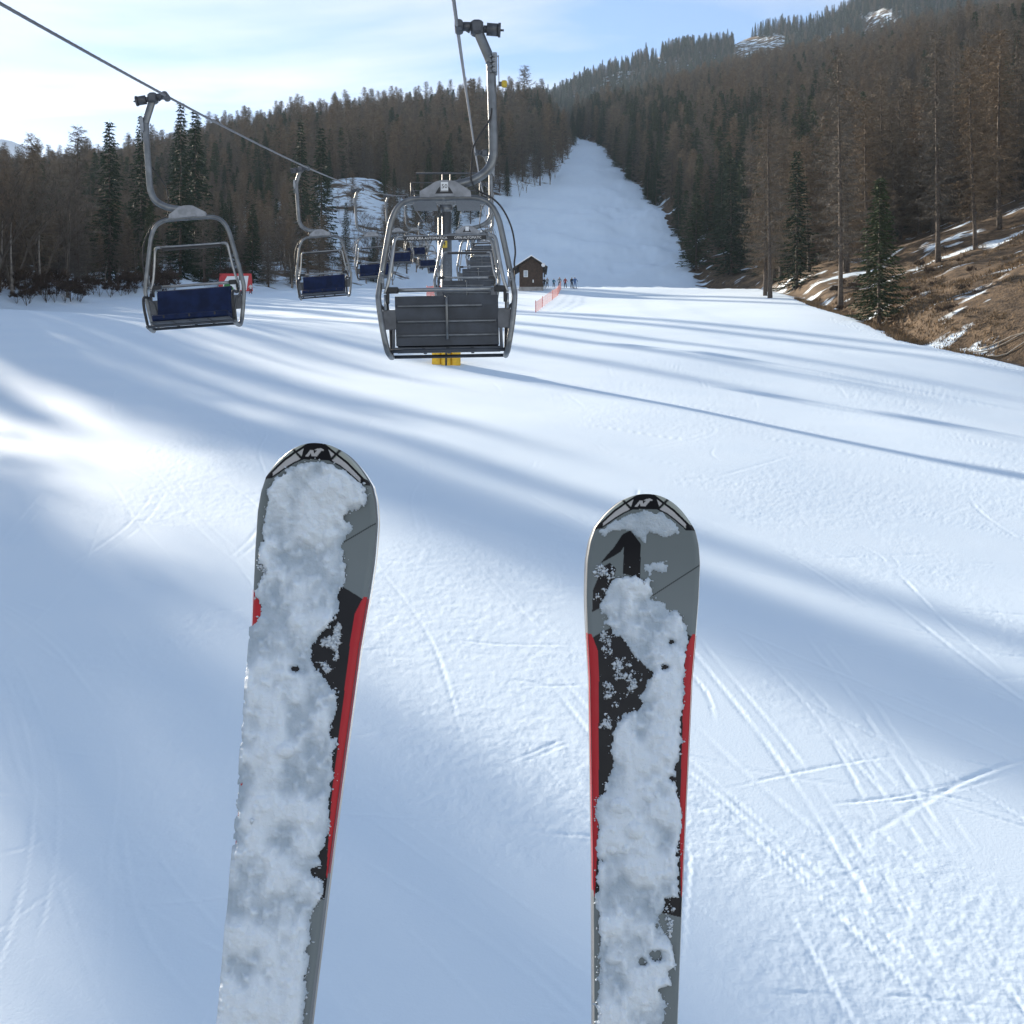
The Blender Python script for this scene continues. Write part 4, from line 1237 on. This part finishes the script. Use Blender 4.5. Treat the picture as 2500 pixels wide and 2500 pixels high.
# half width along the length, measured on the right-hand ski
zA = lambda p: (1380 + p[0] / 2.683, 1180 + p[1] / 2.683)
zB = lambda p: (1400 + p[0] / 2.415, 1700 + p[1] / 2.415)
zC = lambda p: (500 + p[0] / 2.273, 1050 + p[1] / 2.273)
zD = lambda p: (500 + p[0] / 2.415, 1700 + p[1] / 2.415)
edgeL = [zA(p) for p in [(518, 69), (455, 78), (370, 115), (300, 170), (255, 212), (210, 260), (190, 300), (160, 380), (140, 500), (138, 700), (145, 950), (165, 1300)]] + [(1440, 1700), (1447.6, 2100), (1450.5, 2500)]
edgeR = [zA(p) for p in [(522, 69), (590, 78), (672, 115), (740, 170), (790, 222), (822, 265), (845, 305), (865, 400), (875, 530), (870, 760), (850, 1000), (825, 1300)]] + [(1684.5, 1700), (1667, 2100), (1653, 2500)]
ll = np.linspace(0, .62, 700)
_, lpy, lY = PR.pix(ll, 0, rise(ll))
py = np.concatenate([1206 + 86 * np.linspace(0, 1, 200) ** 2.2, np.linspace(1292.5, 2500, 600)])
hwpx = (np.interp(py, [p[1] for p in edgeR], [p[0] for p in edgeR]) - np.interp(py, [p[1] for p in edgeL], [p[0] for p in edgeL])) / 2
tipf = np.clip((py - 1206) / 86.0, 0, 1)
hwpx = np.where(py < 1292, 122.5 * tipf ** .43, hwpx)
l_of = np.interp(py, lpy, ll); hw_m = hwpx * np.interp(py, lpy, lY) / FPX
L_END = 1.52
def halfw(l):
    l = np.asarray(l, float)
    w = np.interp(l, l_of, hw_m)
    tail = np.interp(l, [.54, .80, 1.10, 1.40, 1.48, 1.505, L_END], [float(np.interp(.54, l_of, hw_m)), .0375, .042, .052, .050, .040, .012])
    return np.where(l < .54, w, tail)
L0 = float(l_of[0])

def poly_in(px, py, P):
    c = np.zeros(px.shape, bool); n = len(P)
    for i in range(n):
        x1, y1 = P[i]; x2, y2 = P[(i + 1) % n]
        cond = ((y1 > py) != (y2 > py))
        xi = (x2 - x1) * (py - y1) / (y2 - y1 + 1e-12) + x1
        c ^= cond & (px < xi)
    return c
def seg_dist(px, py, P, closed=True):
    d = np.full(px.shape, 1e9); n = len(P)
    for i in range(n if closed else n - 1):
        x1, y1 = P[i]; x2, y2 = P[(i + 1) % n]
        dx, dy = x2 - x1, y2 - y1
        t_ = np.clip(((px - x1) * dx + (py - y1) * dy) / (dx * dx + dy * dy + 1e-12), 0, 1)
        d = np.minimum(d, np.hypot(px - x1 - t_ * dx, py - y1 - t_ * dy))
    return d

def print_colours(l, x):
    """the ski's printed design"""
    px, py_, _ = PR.pix(l, x, rise(l))
    zx = (px - 1430) * 6.036; zy = (py_ - 1180) * 6.036
    C = np.zeros(l.shape + (3,)); GREY = (.150, .180, .195); BLACK = (.010, .011, .015); RED = (.40, .018, .028); LIGHT = (.42, .43, .46); CAP = (.34, .38, .37)
    C[:] = GREY
    def fill(msk, c): C[msk] = c
    t_ = x / np.maximum(halfw(l), 1e-4)
    # black waist with chevron top, red flanks, grey again behind the boot end
    cx = (px - 1570) / 130.0
    black = (py_ > 1498 + 62 * np.abs(cx) ** 1.2 * (np.abs(cx) < 1.3)) & (py_ < 2215 + 25 * t_)
    fill(black, BLACK)
    rw = np.interp(py_, [1540, 1590, 1700, 2000, 2190], [.04, .17, .155, .125, .02])
    fill((np.abs(t_) > 1 - rw) & (py_ > 1548) & (py_ < 2190), RED)
    # diagonal line
    fill((seg_dist(zx, zy, [(985, 1655), (1700, 1193)], False) < 7.5), BLACK)
    # the big arrow-like figure
    fill(poly_in(zx, zy, [(655, 690), (740, 800), (812, 895), (802, 1400), (552, 1330), (560, 940), (515, 1010), (400, 1080), (215, 1182), (300, 1070), (410, 950), (540, 755)]), BLACK)
    fill(poly_in(zx, zy, [(215, 1248), (355, 1172), (450, 1260), (380, 1500), (330, 1700), (230, 1830), (95, 1895), (105, 1580), (180, 1400)]), BLACK)
    # tip: pale cap, black straps, pale panels, badge
    arc_ = [(130, 680), (250, 650), (330, 590), (430, 515), (560, 440), (680, 390), (870, 380), (1060, 390), (1200, 455), (1330, 555), (1470, 690), (1600, 700)]
    lower = np.interp(zx, [p[0] for p in arc_], [p[1] for p in arc_])
    fill(zy < lower, CAP)
    for P in ([(245, 640), (240, 590), (330, 500), (430, 415), (575, 322), (660, 375), (560, 430), (430, 505), (330, 580)], [(1490, 660), (1485, 610), (1400, 510), (1290, 410), (1180, 330), (1085, 380), (1200, 442), (1330, 540), (1420, 620)],
              [(610, 300), (728, 222), (690, 345)], [(1140, 305), (1018, 218), (1060, 345)]):
        fill(poly_in(zx, zy, P), LIGHT)
    def strap(P, w): fill(seg_dist(zx, zy, P, False) < w / 2, BLACK)
    strap([(770, 178), (570, 302), (430, 400), (300, 520), (200, 612)], 30); strap([(1000, 178), (1165, 302), (1300, 402), (1430, 530), (1530, 628)], 32)
    strap([(690, 376), (560, 438), (430, 516), (330, 590), (225, 655)], 20); strap([(1060, 380), (1200, 450), (1330, 548), (1480, 682)], 20)
    strap([(535, 232), (665, 372)], 34); strap([(1210, 240), (1075, 372)], 34)
    fill(poly_in(zx, zy, [(118, 690), (160, 605), (240, 568), (256, 600), (246, 660), (180, 668)]), BLACK)
    fill(poly_in(zx, zy, [(1470, 690), (1480, 600), (1560, 612), (1605, 650), (1612, 700)]), BLACK)
    fill(poly_in(zx, zy, [(715, 205), (760, 165), (870, 140), (965, 160), (1040, 205), (1090, 372), (1040, 388), (870, 378), (690, 388), (660, 372)]), BLACK)
    for P in ([(718, 342), (764, 342), (832, 258), (790, 258)], [(792, 258), (838, 258), (852, 342), (806, 342)], [(808, 342), (880, 342), (948, 258), (896, 250)], [(842, 258), (885, 234), (945, 223), (1002, 250), (958, 257), (900, 262)]):
        fill(poly_in(zx, zy, P), LIGHT)
    return C

m = bpy.data.materials.new("printed_top_sheet"); m.use_nodes = True
b = m.node_tree.nodes["Principled BSDF"]; va = m.node_tree.nodes.new("ShaderNodeVertexColor"); va.layer_name = "print"
m.node_tree.links.new(va.outputs["Color"], b.inputs["Base Color"]); b.inputs["Roughness"].default_value = .33; b.inputs["Specular IOR Level"].default_value = .18
tn = m.node_tree.nodes.new("ShaderNodeTexNoise"); tn.inputs["Scale"].default_value = 60; tn.inputs["Detail"].default_value = 6
mr = m.node_tree.nodes.new("ShaderNodeMapRange"); mr.inputs["To Min"].default_value = .25; mr.inputs["To Max"].default_value = .48
to = m.node_tree.nodes.new("ShaderNodeTexCoord"); m.node_tree.links.new(to.outputs["Object"], tn.inputs["Vector"])
m.node_tree.links.new(tn.outputs["Fac"], mr.inputs["Value"]); m.node_tree.links.new(mr.outputs[0], b.inputs["Roughness"])
M["top_sheet"] = m
M["side_wall"] = mat("ski_side_wall", (.10, .11, .12), .45, var=.15, vscale=30)
M["side_red"] = mat("ski_side_wall_red", (.30, .02, .03), .45, var=.1, vscale=30)
M["edge_steel"] = mat("ski_edge_steel", (.55, .56, .58), .3, 1.0)

def ski_grid(l0, l1, dl, nt):
    L = np.arange(l0, l1, dl); tt = np.linspace(-1, 1, nt)
    if l0 == L0: L = np.concatenate([L0 + np.linspace(0, 1, 26) ** 2.3 * dl * 8, L[9:]])
    Lg, Tg = np.meshgrid(L, tt, indexing='ij'); W = halfw(Lg)
    return Lg, Tg, Lg * 0 + Tg * W
def grid_faces(nr, nc):
    i = np.arange(nr * nc).reshape(nr, nc)
    return np.stack([i[:-1, :-1], i[1:, :-1], i[1:, 1:], i[:-1, 1:]], -1).reshape(-1, 4)
def top_sheet_mesh(l0, l1, dl, nt):
    Lg, Tg, X = ski_grid(l0, l1, dl, nt)
    Zn = rise(Lg) - .0026 * np.clip((np.abs(Tg) - .90) / .10, 0, 1) ** 2
    Vv = np.stack([X, -Lg, Zn], -1).reshape(-1, 3)
    me = mesh_np("top_sheet", Vv, grid_faces(*Lg.shape), [M["top_sheet"]], smooth=True)
    c = np.ones((Lg.size, 4), np.float32); c[:, :3] = print_colours(Lg, X).reshape(-1, 3)
    a_ = me.color_attributes.new("print", 'FLOAT_COLOR', 'POINT'); a_.data.foreach_set("color", c.ravel())
    return me
def side_mesh(sx, za, zb, m, la=L0, lb=L_END, out=0.0):
    Lg = np.concatenate([L0 + .04 * np.linspace(0, 1, 70) ** 2.2, np.linspace(L0 + .042, L_END, 300)]); Lg = Lg[(Lg >= la) & (Lg <= lb)]
    W = halfw(Lg) + out; th = np.interp(Lg, [0, .2, .6, 1.5], [.45, .7, 1.0, .6])
    A_ = np.stack([sx * W, -Lg, rise(Lg) + za], -1); B_ = np.stack([sx * (W + .0012), -Lg, rise(Lg) + za + (zb - za) * th], -1)
    n = len(Lg); Vv = np.concatenate([A_, B_]); i = np.arange(n - 1)
    f = np.stack([i, i + 1, i + 1 + n, i + n], -1)
    return mesh_np("side_wall", Vv, f[:, ::-1] if sx > 0 else f, [m], smooth=True)
def base_mesh():
    Lg = np.concatenate([L0 + .04 * np.linspace(0, 1, 70) ** 2.2, np.linspace(L0 + .042, L_END, 300)]); W = halfw(Lg); th = np.interp(Lg, [0, .2, .6, 1.5], [.45, .7, 1.0, .6])
    z = rise(Lg) - .0026 - .0105 * th - .0015
    Vv = np.concatenate([np.stack([-W, -Lg, z], -1), np.stack([W, -Lg, z], -1)]); n = len(Lg); i = np.arange(n - 1)
    return mesh_np("base", Vv, np.stack([i, i + n, i + n + 1, i + 1], -1), [M["rubber"]])
TOP_A = top_sheet_mesh(L0, .62, .0007, 176); TOP_B = top_sheet_mesh(.6195, L_END, .006, 30)
SIDE = {s: side_mesh(s, -.0026, -.0131, M["side_wall"]) for s in (-1, 1)}
SIDR = {s: side_mesh(s, -.0024, -.0085, M["side_red"], .150, .42, .0006) for s in (-1, 1)}
STEEL = {s: side_mesh(s, -.0131, -.0146, M["edge_steel"], out=.0012) for s in (-1, 1)}
BASE = base_mesh()

def make_snow_mat():
    m = bpy.data.materials.new("caked_snow"); m.use_nodes = True
    nt = m.node_tree; b = nt.nodes["Principled BSDF"]
    tcn = nt.nodes.new("ShaderNodeTexCoord")
    n1 = nt.nodes.new("ShaderNodeTexNoise"); n1.inputs["Scale"].default_value = 38; n1.inputs["Detail"].default_value = 8; n1.inputs["Roughness"].default_value = .65
    nt.links.new(tcn.outputs["Object"], n1.inputs["Vector"])
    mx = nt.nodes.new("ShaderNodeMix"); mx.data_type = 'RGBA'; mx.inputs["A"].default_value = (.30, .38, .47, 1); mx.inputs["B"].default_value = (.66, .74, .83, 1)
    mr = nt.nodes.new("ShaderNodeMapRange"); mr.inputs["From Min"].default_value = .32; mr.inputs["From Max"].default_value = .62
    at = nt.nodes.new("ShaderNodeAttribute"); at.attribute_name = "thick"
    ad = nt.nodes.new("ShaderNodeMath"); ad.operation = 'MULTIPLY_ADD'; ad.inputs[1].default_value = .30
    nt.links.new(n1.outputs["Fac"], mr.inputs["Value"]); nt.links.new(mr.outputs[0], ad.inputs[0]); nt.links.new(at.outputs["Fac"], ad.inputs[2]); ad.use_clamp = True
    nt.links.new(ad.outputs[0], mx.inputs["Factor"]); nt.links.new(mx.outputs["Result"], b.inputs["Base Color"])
    n2 = nt.nodes.new("ShaderNodeTexNoise"); n2.inputs["Scale"].default_value = 420; n2.inputs["Detail"].default_value = 5
    nt.links.new(tcn.outputs["Object"], n2.inputs["Vector"])
    bp = nt.nodes.new("ShaderNodeBump"); bp.inputs["Distance"].default_value = .0012; nt.links.new(n2.outputs["Fac"], bp.inputs["Height"]); nt.links.new(bp.outputs[0], b.inputs["Normal"])
    b.inputs["Roughness"].default_value = .7; b.inputs["Specular IOR Level"].default_value = .18
    b.inputs["Subsurface Weight"].default_value = .25; b.inputs["Subsurface Radius"].default_value = (.004, .005, .006); b.inputs["Subsurface Scale"].default_value = 1.0
    return m
M["caked"] = make_snow_mat()

def snow_on(pose, thick_polys, thin_polys, holes, dust, lumps, seed, parent):
    """snow caked on the top sheet: a heap with ragged rims plus loose crumbs"""
    dl = .0011; Lg = np.arange(L0, .66, dl); nt = 122; tt = np.linspace(-1.03, 1.03, nt)
    LG, TG = np.meshgrid(Lg, tt, indexing='ij'); X = TG * halfw(LG); base = rise(LG)
    px, py_, Y = pose.pix(LG, X, base); mpp = Y / FPX
    jx = 1000 * X; jl = 1000 * LG
    rag = 5.0 * fbm(jx / 9, jl / 9, seed, 4, .6) + 1.4 * fbm(jx / 2.2, jl / 2.2, seed + 5, 2)
    H = np.zeros(LG.shape)
    rough = fbm(jx / 9, jl / 9, seed + 9, 5, .62); lumpy = fbm(jx / 26, jl / 30, seed + 13, 3)
    def sd(P):
        d = seg_dist(px, py_, P) * mpp * 1000
        return np.where(poly_in(px, py_, P), d, -d)
    def heap(d, T, soft): return np.where(d > 0, T * (1 - np.exp(-np.maximum(d, 0) / soft)), -1)
    D = np.full(LG.shape, -1e9)
    for P in thick_polys: D = np.maximum(D, sd(P))
    D0 = D.copy()
    for (hx_, hy_, hr) in holes: D = np.minimum(D, (np.hypot((px - hx_), (py_ - hy_) * 1.4) - hr) * mpp * 1000 + 2.5 * fbm(jx / 5, jl / 5, seed + 41, 2))
    h = heap(D + rag, 4.6, 3.2)
    bil = 1 - 2 * np.abs(fbm(jx / 15, jl / 17, seed + 71, 3, .45))
    h = np.where(h > 0, .42 * h + np.clip((D + 2) / 7, 0, 1) * (.8 * np.clip(bil - .25, 0, 1) + 1.6 + 7.5 * np.clip(lumpy + .05, -.35, 1) + 1.9 * np.maximum(0, fbm(jx / 7, jl / 7.5, seed + 83, 2, .5)) * 2) + .35 * rough + .3, h)
    for P in thin_polys:
        d2 = sd(P); h2 = heap(d2 + rag * .8, 2.0, 2.2); h = np.maximum(h, np.where(h2 > 0, h2 + .9 * rough, -1))
    for (bx_, by_, br, bh) in lumps:
        q = np.hypot(px - bx_, (py_ - by_) * 1.15) / br
        h = np.where(h > 0, h + bh * np.clip(1 - q ** 2, 0, 1) ** .6, h)
    ok = (h > .15); Hm = np.maximum(h, .05) / 1000
    # the heap ends a little inside the ragged rim and bulges over the ski edge
    Vv = np.stack([X + (.0012 * np.sign(TG) * (np.abs(TG) > .99) * ok), -LG, base + Hm - .0026 * np.clip((np.abs(TG) - .90) / .10, 0, 1) ** 2], -1).reshape(-1, 3)
    f = grid_faces(*LG.shape); keep = ok.reshape(-1)[f].sum(axis=1) >= 3
    f = f[keep]; used, inv = np.unique(f, return_inverse=True)
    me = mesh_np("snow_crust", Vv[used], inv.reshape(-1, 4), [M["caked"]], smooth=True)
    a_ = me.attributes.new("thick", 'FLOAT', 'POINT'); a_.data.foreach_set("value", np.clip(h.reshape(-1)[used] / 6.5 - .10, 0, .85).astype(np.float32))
    link("snow_crust", me, parent)
    # crumbs
    g = np.random.default_rng(seed); flat = np.arange(LG.size)
    near_rim = (np.abs(D + rag) < 2.4).reshape(-1) & (np.abs(TG) < .97).reshape(-1)
    dm = np.zeros(LG.size, bool)
    for P in dust: dm |= poly_in(px, py_, P).reshape(-1)
    dens = np.clip(.35 + 2.2 * fbm(jx / 12, jl / 14, seed + 31, 4), 0.02, 1).reshape(-1) ** 2 * dm * (h.reshape(-1) < .2) * (np.abs(TG) < .96).reshape(-1)
    c1 = g.choice(flat[near_rim], min(near_rim.sum(), 260), replace=False)
    c2 = g.choice(flat, 1500, p=dens / dens.sum()) if dens.sum() > 0 else np.array([], int)
    c3 = g.choice(flat[(h.reshape(-1) > 2)], 1)
    ids = np.concatenate([c1, c2, c3]); nC = len(ids)
    rad = np.concatenate([g.uniform(.0012, .0125, len(c1)) ** 1.5 * .9 + .0003, g.uniform(0, 1, len(c2)) ** 4 * .0022 + .00028, g.uniform(0, 1, len(c3)) ** 3 * .0028 + .0006])
    cen = Vv[ids] + np.stack([g.normal(0, .0005, nC), g.normal(0, .0005, nC), rad * .35], -1)
    oc = np.array([(1, 0, 0), (-1, 0, 0), (0, 1, 0), (0, -1, 0), (0, 0, 1), (0, 0, -1)], float)
    of = np.array([(0, 2, 4), (2, 1, 4), (1, 3, 4), (3, 0, 4), (2, 0, 5), (1, 2, 5), (3, 1, 5), (0, 3, 5)])
    vv = cen[:, None, :] + oc[None] * rad[:, None, None] * g.uniform(.35, 1.5, (nC, 6, 1)) * g.uniform(.5, 1.4, (nC, 1, 3))
    ff = (of[None] + 6 * np.arange(nC)[:, None, None]).reshape(-1, 3)
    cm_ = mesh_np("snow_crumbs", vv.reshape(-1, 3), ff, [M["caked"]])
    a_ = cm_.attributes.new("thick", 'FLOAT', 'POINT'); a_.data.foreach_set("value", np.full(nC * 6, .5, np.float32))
    tag(link("snow_crumbs", cm_, parent), kind="stuff")

def make_ski(pose, label):
    root = empty("ski"); root.matrix_world = pose.matrix()
    tag(root, label, "ski", "pair of skis")
    link("top_sheet", TOP_A, root); link("top_sheet", TOP_B, root); link("base", BASE, root)
    for s in (-1, 1):
        sw = link("side_wall", SIDE[s], root); link("red_stripe", SIDR[s], sw); link("steel_edge", STEEL[s], root)
    return root
ski_l = make_ski(PL, "left ski, nearly all caked with snow, red flank showing on its right")
ski_r = make_ski(PR, "right ski with its black figure showing above a crust of snow")

mapL = [zC(p) for p in [(390, 268), (430, 235), (520, 188), (620, 168), (700, 178), (760, 212), (850, 280), (905, 325), (890, 430), (800, 440), (790, 490), (810, 560), (770, 640), (770, 700), (785, 760), (780, 850), (745, 900), (735, 1000), (730, 1060), (690, 1110), (640, 1140), (600, 1180), (590, 1270), (620, 1330), (680, 1370), (700, 1430), (745, 1460)]] + \
       [zD(p) for p in [(790, -40), (770, 80), (755, 230), (775, 250), (765, 350), (750, 480), (740, 600), (735, 760), (720, 830), (695, 920), (650, 960), (690, 980), (640, 1020), (650, 1060), (690, 1075), (695, 1110), (690, 1200), (640, 1250), (625, 1400), (605, 1550), (590, 1680), (580, 1850), (560, 1960), (540, 2300), (40, 2300), (60, 1932), (90, 1600), (110, 1300), (140, 1080), (170, 800), (190, 600), (210, 300), (225, 100)]] + \
       [zC(p) for p in [(215, 1500), (230, 1250), (245, 1100), (300, 1062), (312, 990), (300, 945), (285, 930), (285, 850), (305, 830), (330, 780), (300, 740), (290, 710), (322, 640), (312, 560), (342, 470), (352, 330)]]
holesL = [(*zC((505, 1325)), 11), (*zC((535, 1330)), 9)]
dustL = [[zC(p) for p in [(600, 1150), (760, 1000), (745, 1180), (720, 1330), (690, 1350), (600, 1290)]], [zC(p) for p in [(285, 740), (360, 740), (360, 860), (290, 860)]]]
snow_on(PL, [mapL], [], holesL, dustL, [(*zC((450, 1780)), 22, 2.5), (*zD((480, 320)), 20, 3), (*zC((680, 330)), 40, 2)], 100, ski_l)
mainR = [zA(p) for p in [(330, 615), (400, 598), (490, 608), (550, 630), (582, 690), (572, 740), (640, 800), (700, 825), (772, 868), (796, 950), (802, 1010), (797, 1080), (802, 1150), (777, 1250), (772, 1350)]] + \
        [zB(p) for p in [(640, 60), (632, 200), (625, 330), (600, 440), (600, 500), (622, 580), (634, 620), (636, 760), (621, 900), (618, 1188), (540, 1190), (522, 1260), (500, 1350), (520, 1410), (570, 1425), (592, 1500), (596, 1590), (560, 1620), (572, 1700), (505, 1720), (520, 1775), (552, 1830), (535, 1932), (530, 2300), (125, 2300), (135, 1932), (145, 1650), (150, 1400), (140, 1180), (140, 1000), (175, 962), (148, 940), (138, 870), (140, 620), (165, 580), (190, 520), (225, 440), (222, 320), (228, 190), (290, 130), (375, 60)]] + \
        [zA(p) for p in [(470, 1500), (510, 1370), (565, 1240), (430, 1100), (385, 1010), (300, 960), (240, 930), (262, 880), (235, 830), (255, 700)]]
tipR = [zA(p) for p in [(215, 318), (330, 240), (420, 190), (520, 172), (620, 188), (700, 238), (755, 300), (735, 330), (660, 365), (600, 345), (555, 335), (520, 385), (480, 360), (440, 315), (400, 310), (340, 325), (260, 345)]]
blobR = [zA(p) for p in [(500, 560), (520, 525), (580, 510), (650, 515), (675, 550), (660, 580), (600, 575), (555, 600)]]
holesR = [(*zA((697, 1040)), 5), (*zA((655, 1205)), 4), (*zB((585, 485)), 9), (*zB((490, 1525)), 17), (*zB((400, 1560)), 8), (*zB((540, 1380)), 12)]
dustR = [[zA(p) for p in [(250, 960), (420, 1050), (530, 1190), (470, 1420), (300, 1600), (225, 1600), (225, 1000)]], [zA(p) for p in [(385, 470), (490, 470), (490, 600), (385, 600)]], [zA(p) for p in [(180, 540), (330, 540), (300, 700), (240, 820), (190, 760)]], [zB(p) for p in [(520, 1200), (600, 1250), (570, 1420), (500, 1400)]]]
snow_on(PR, [mainR], [tipR, blobR], holesR, dustR, [(*zB((360, 785)), 25, 5), (*zB((270, 640)), 22, 3.5), (*zB((310, 888)), 9, 2.5), (*zB((222, 905)), 12, 2.5), (*zB((440, 590)), 14, 2), (*zB((490, 575)), 9, 2), (*zB((230, 1540)), 20, 2.5)], 200, ski_r)

# ------------------------------------------------------------------ the cold, faintly hazy air
hz = MB(); hz.box((0, 930, 340), (3200, 2080, 740))
hm = bpy.data.materials.new("haze"); hm.use_nodes = True
hn = hm.node_tree; hn.nodes.clear()
ho_ = hn.nodes.new("ShaderNodeOutputMaterial"); hv = hn.nodes.new("ShaderNodeVolumePrincipled")
hv.inputs["Color"].default_value = (0.62, 0.80, 1.0, 1); hv.inputs["Density"].default_value = 0.00009; hv.inputs["Anisotropy"].default_value = 0.0
hn.links.new(hv.outputs[0], ho_.inputs["Volume"])
tag(hz.build("haze", hm), "thin bluish air between the camera and the far mountain", "haze", kind="stuff")
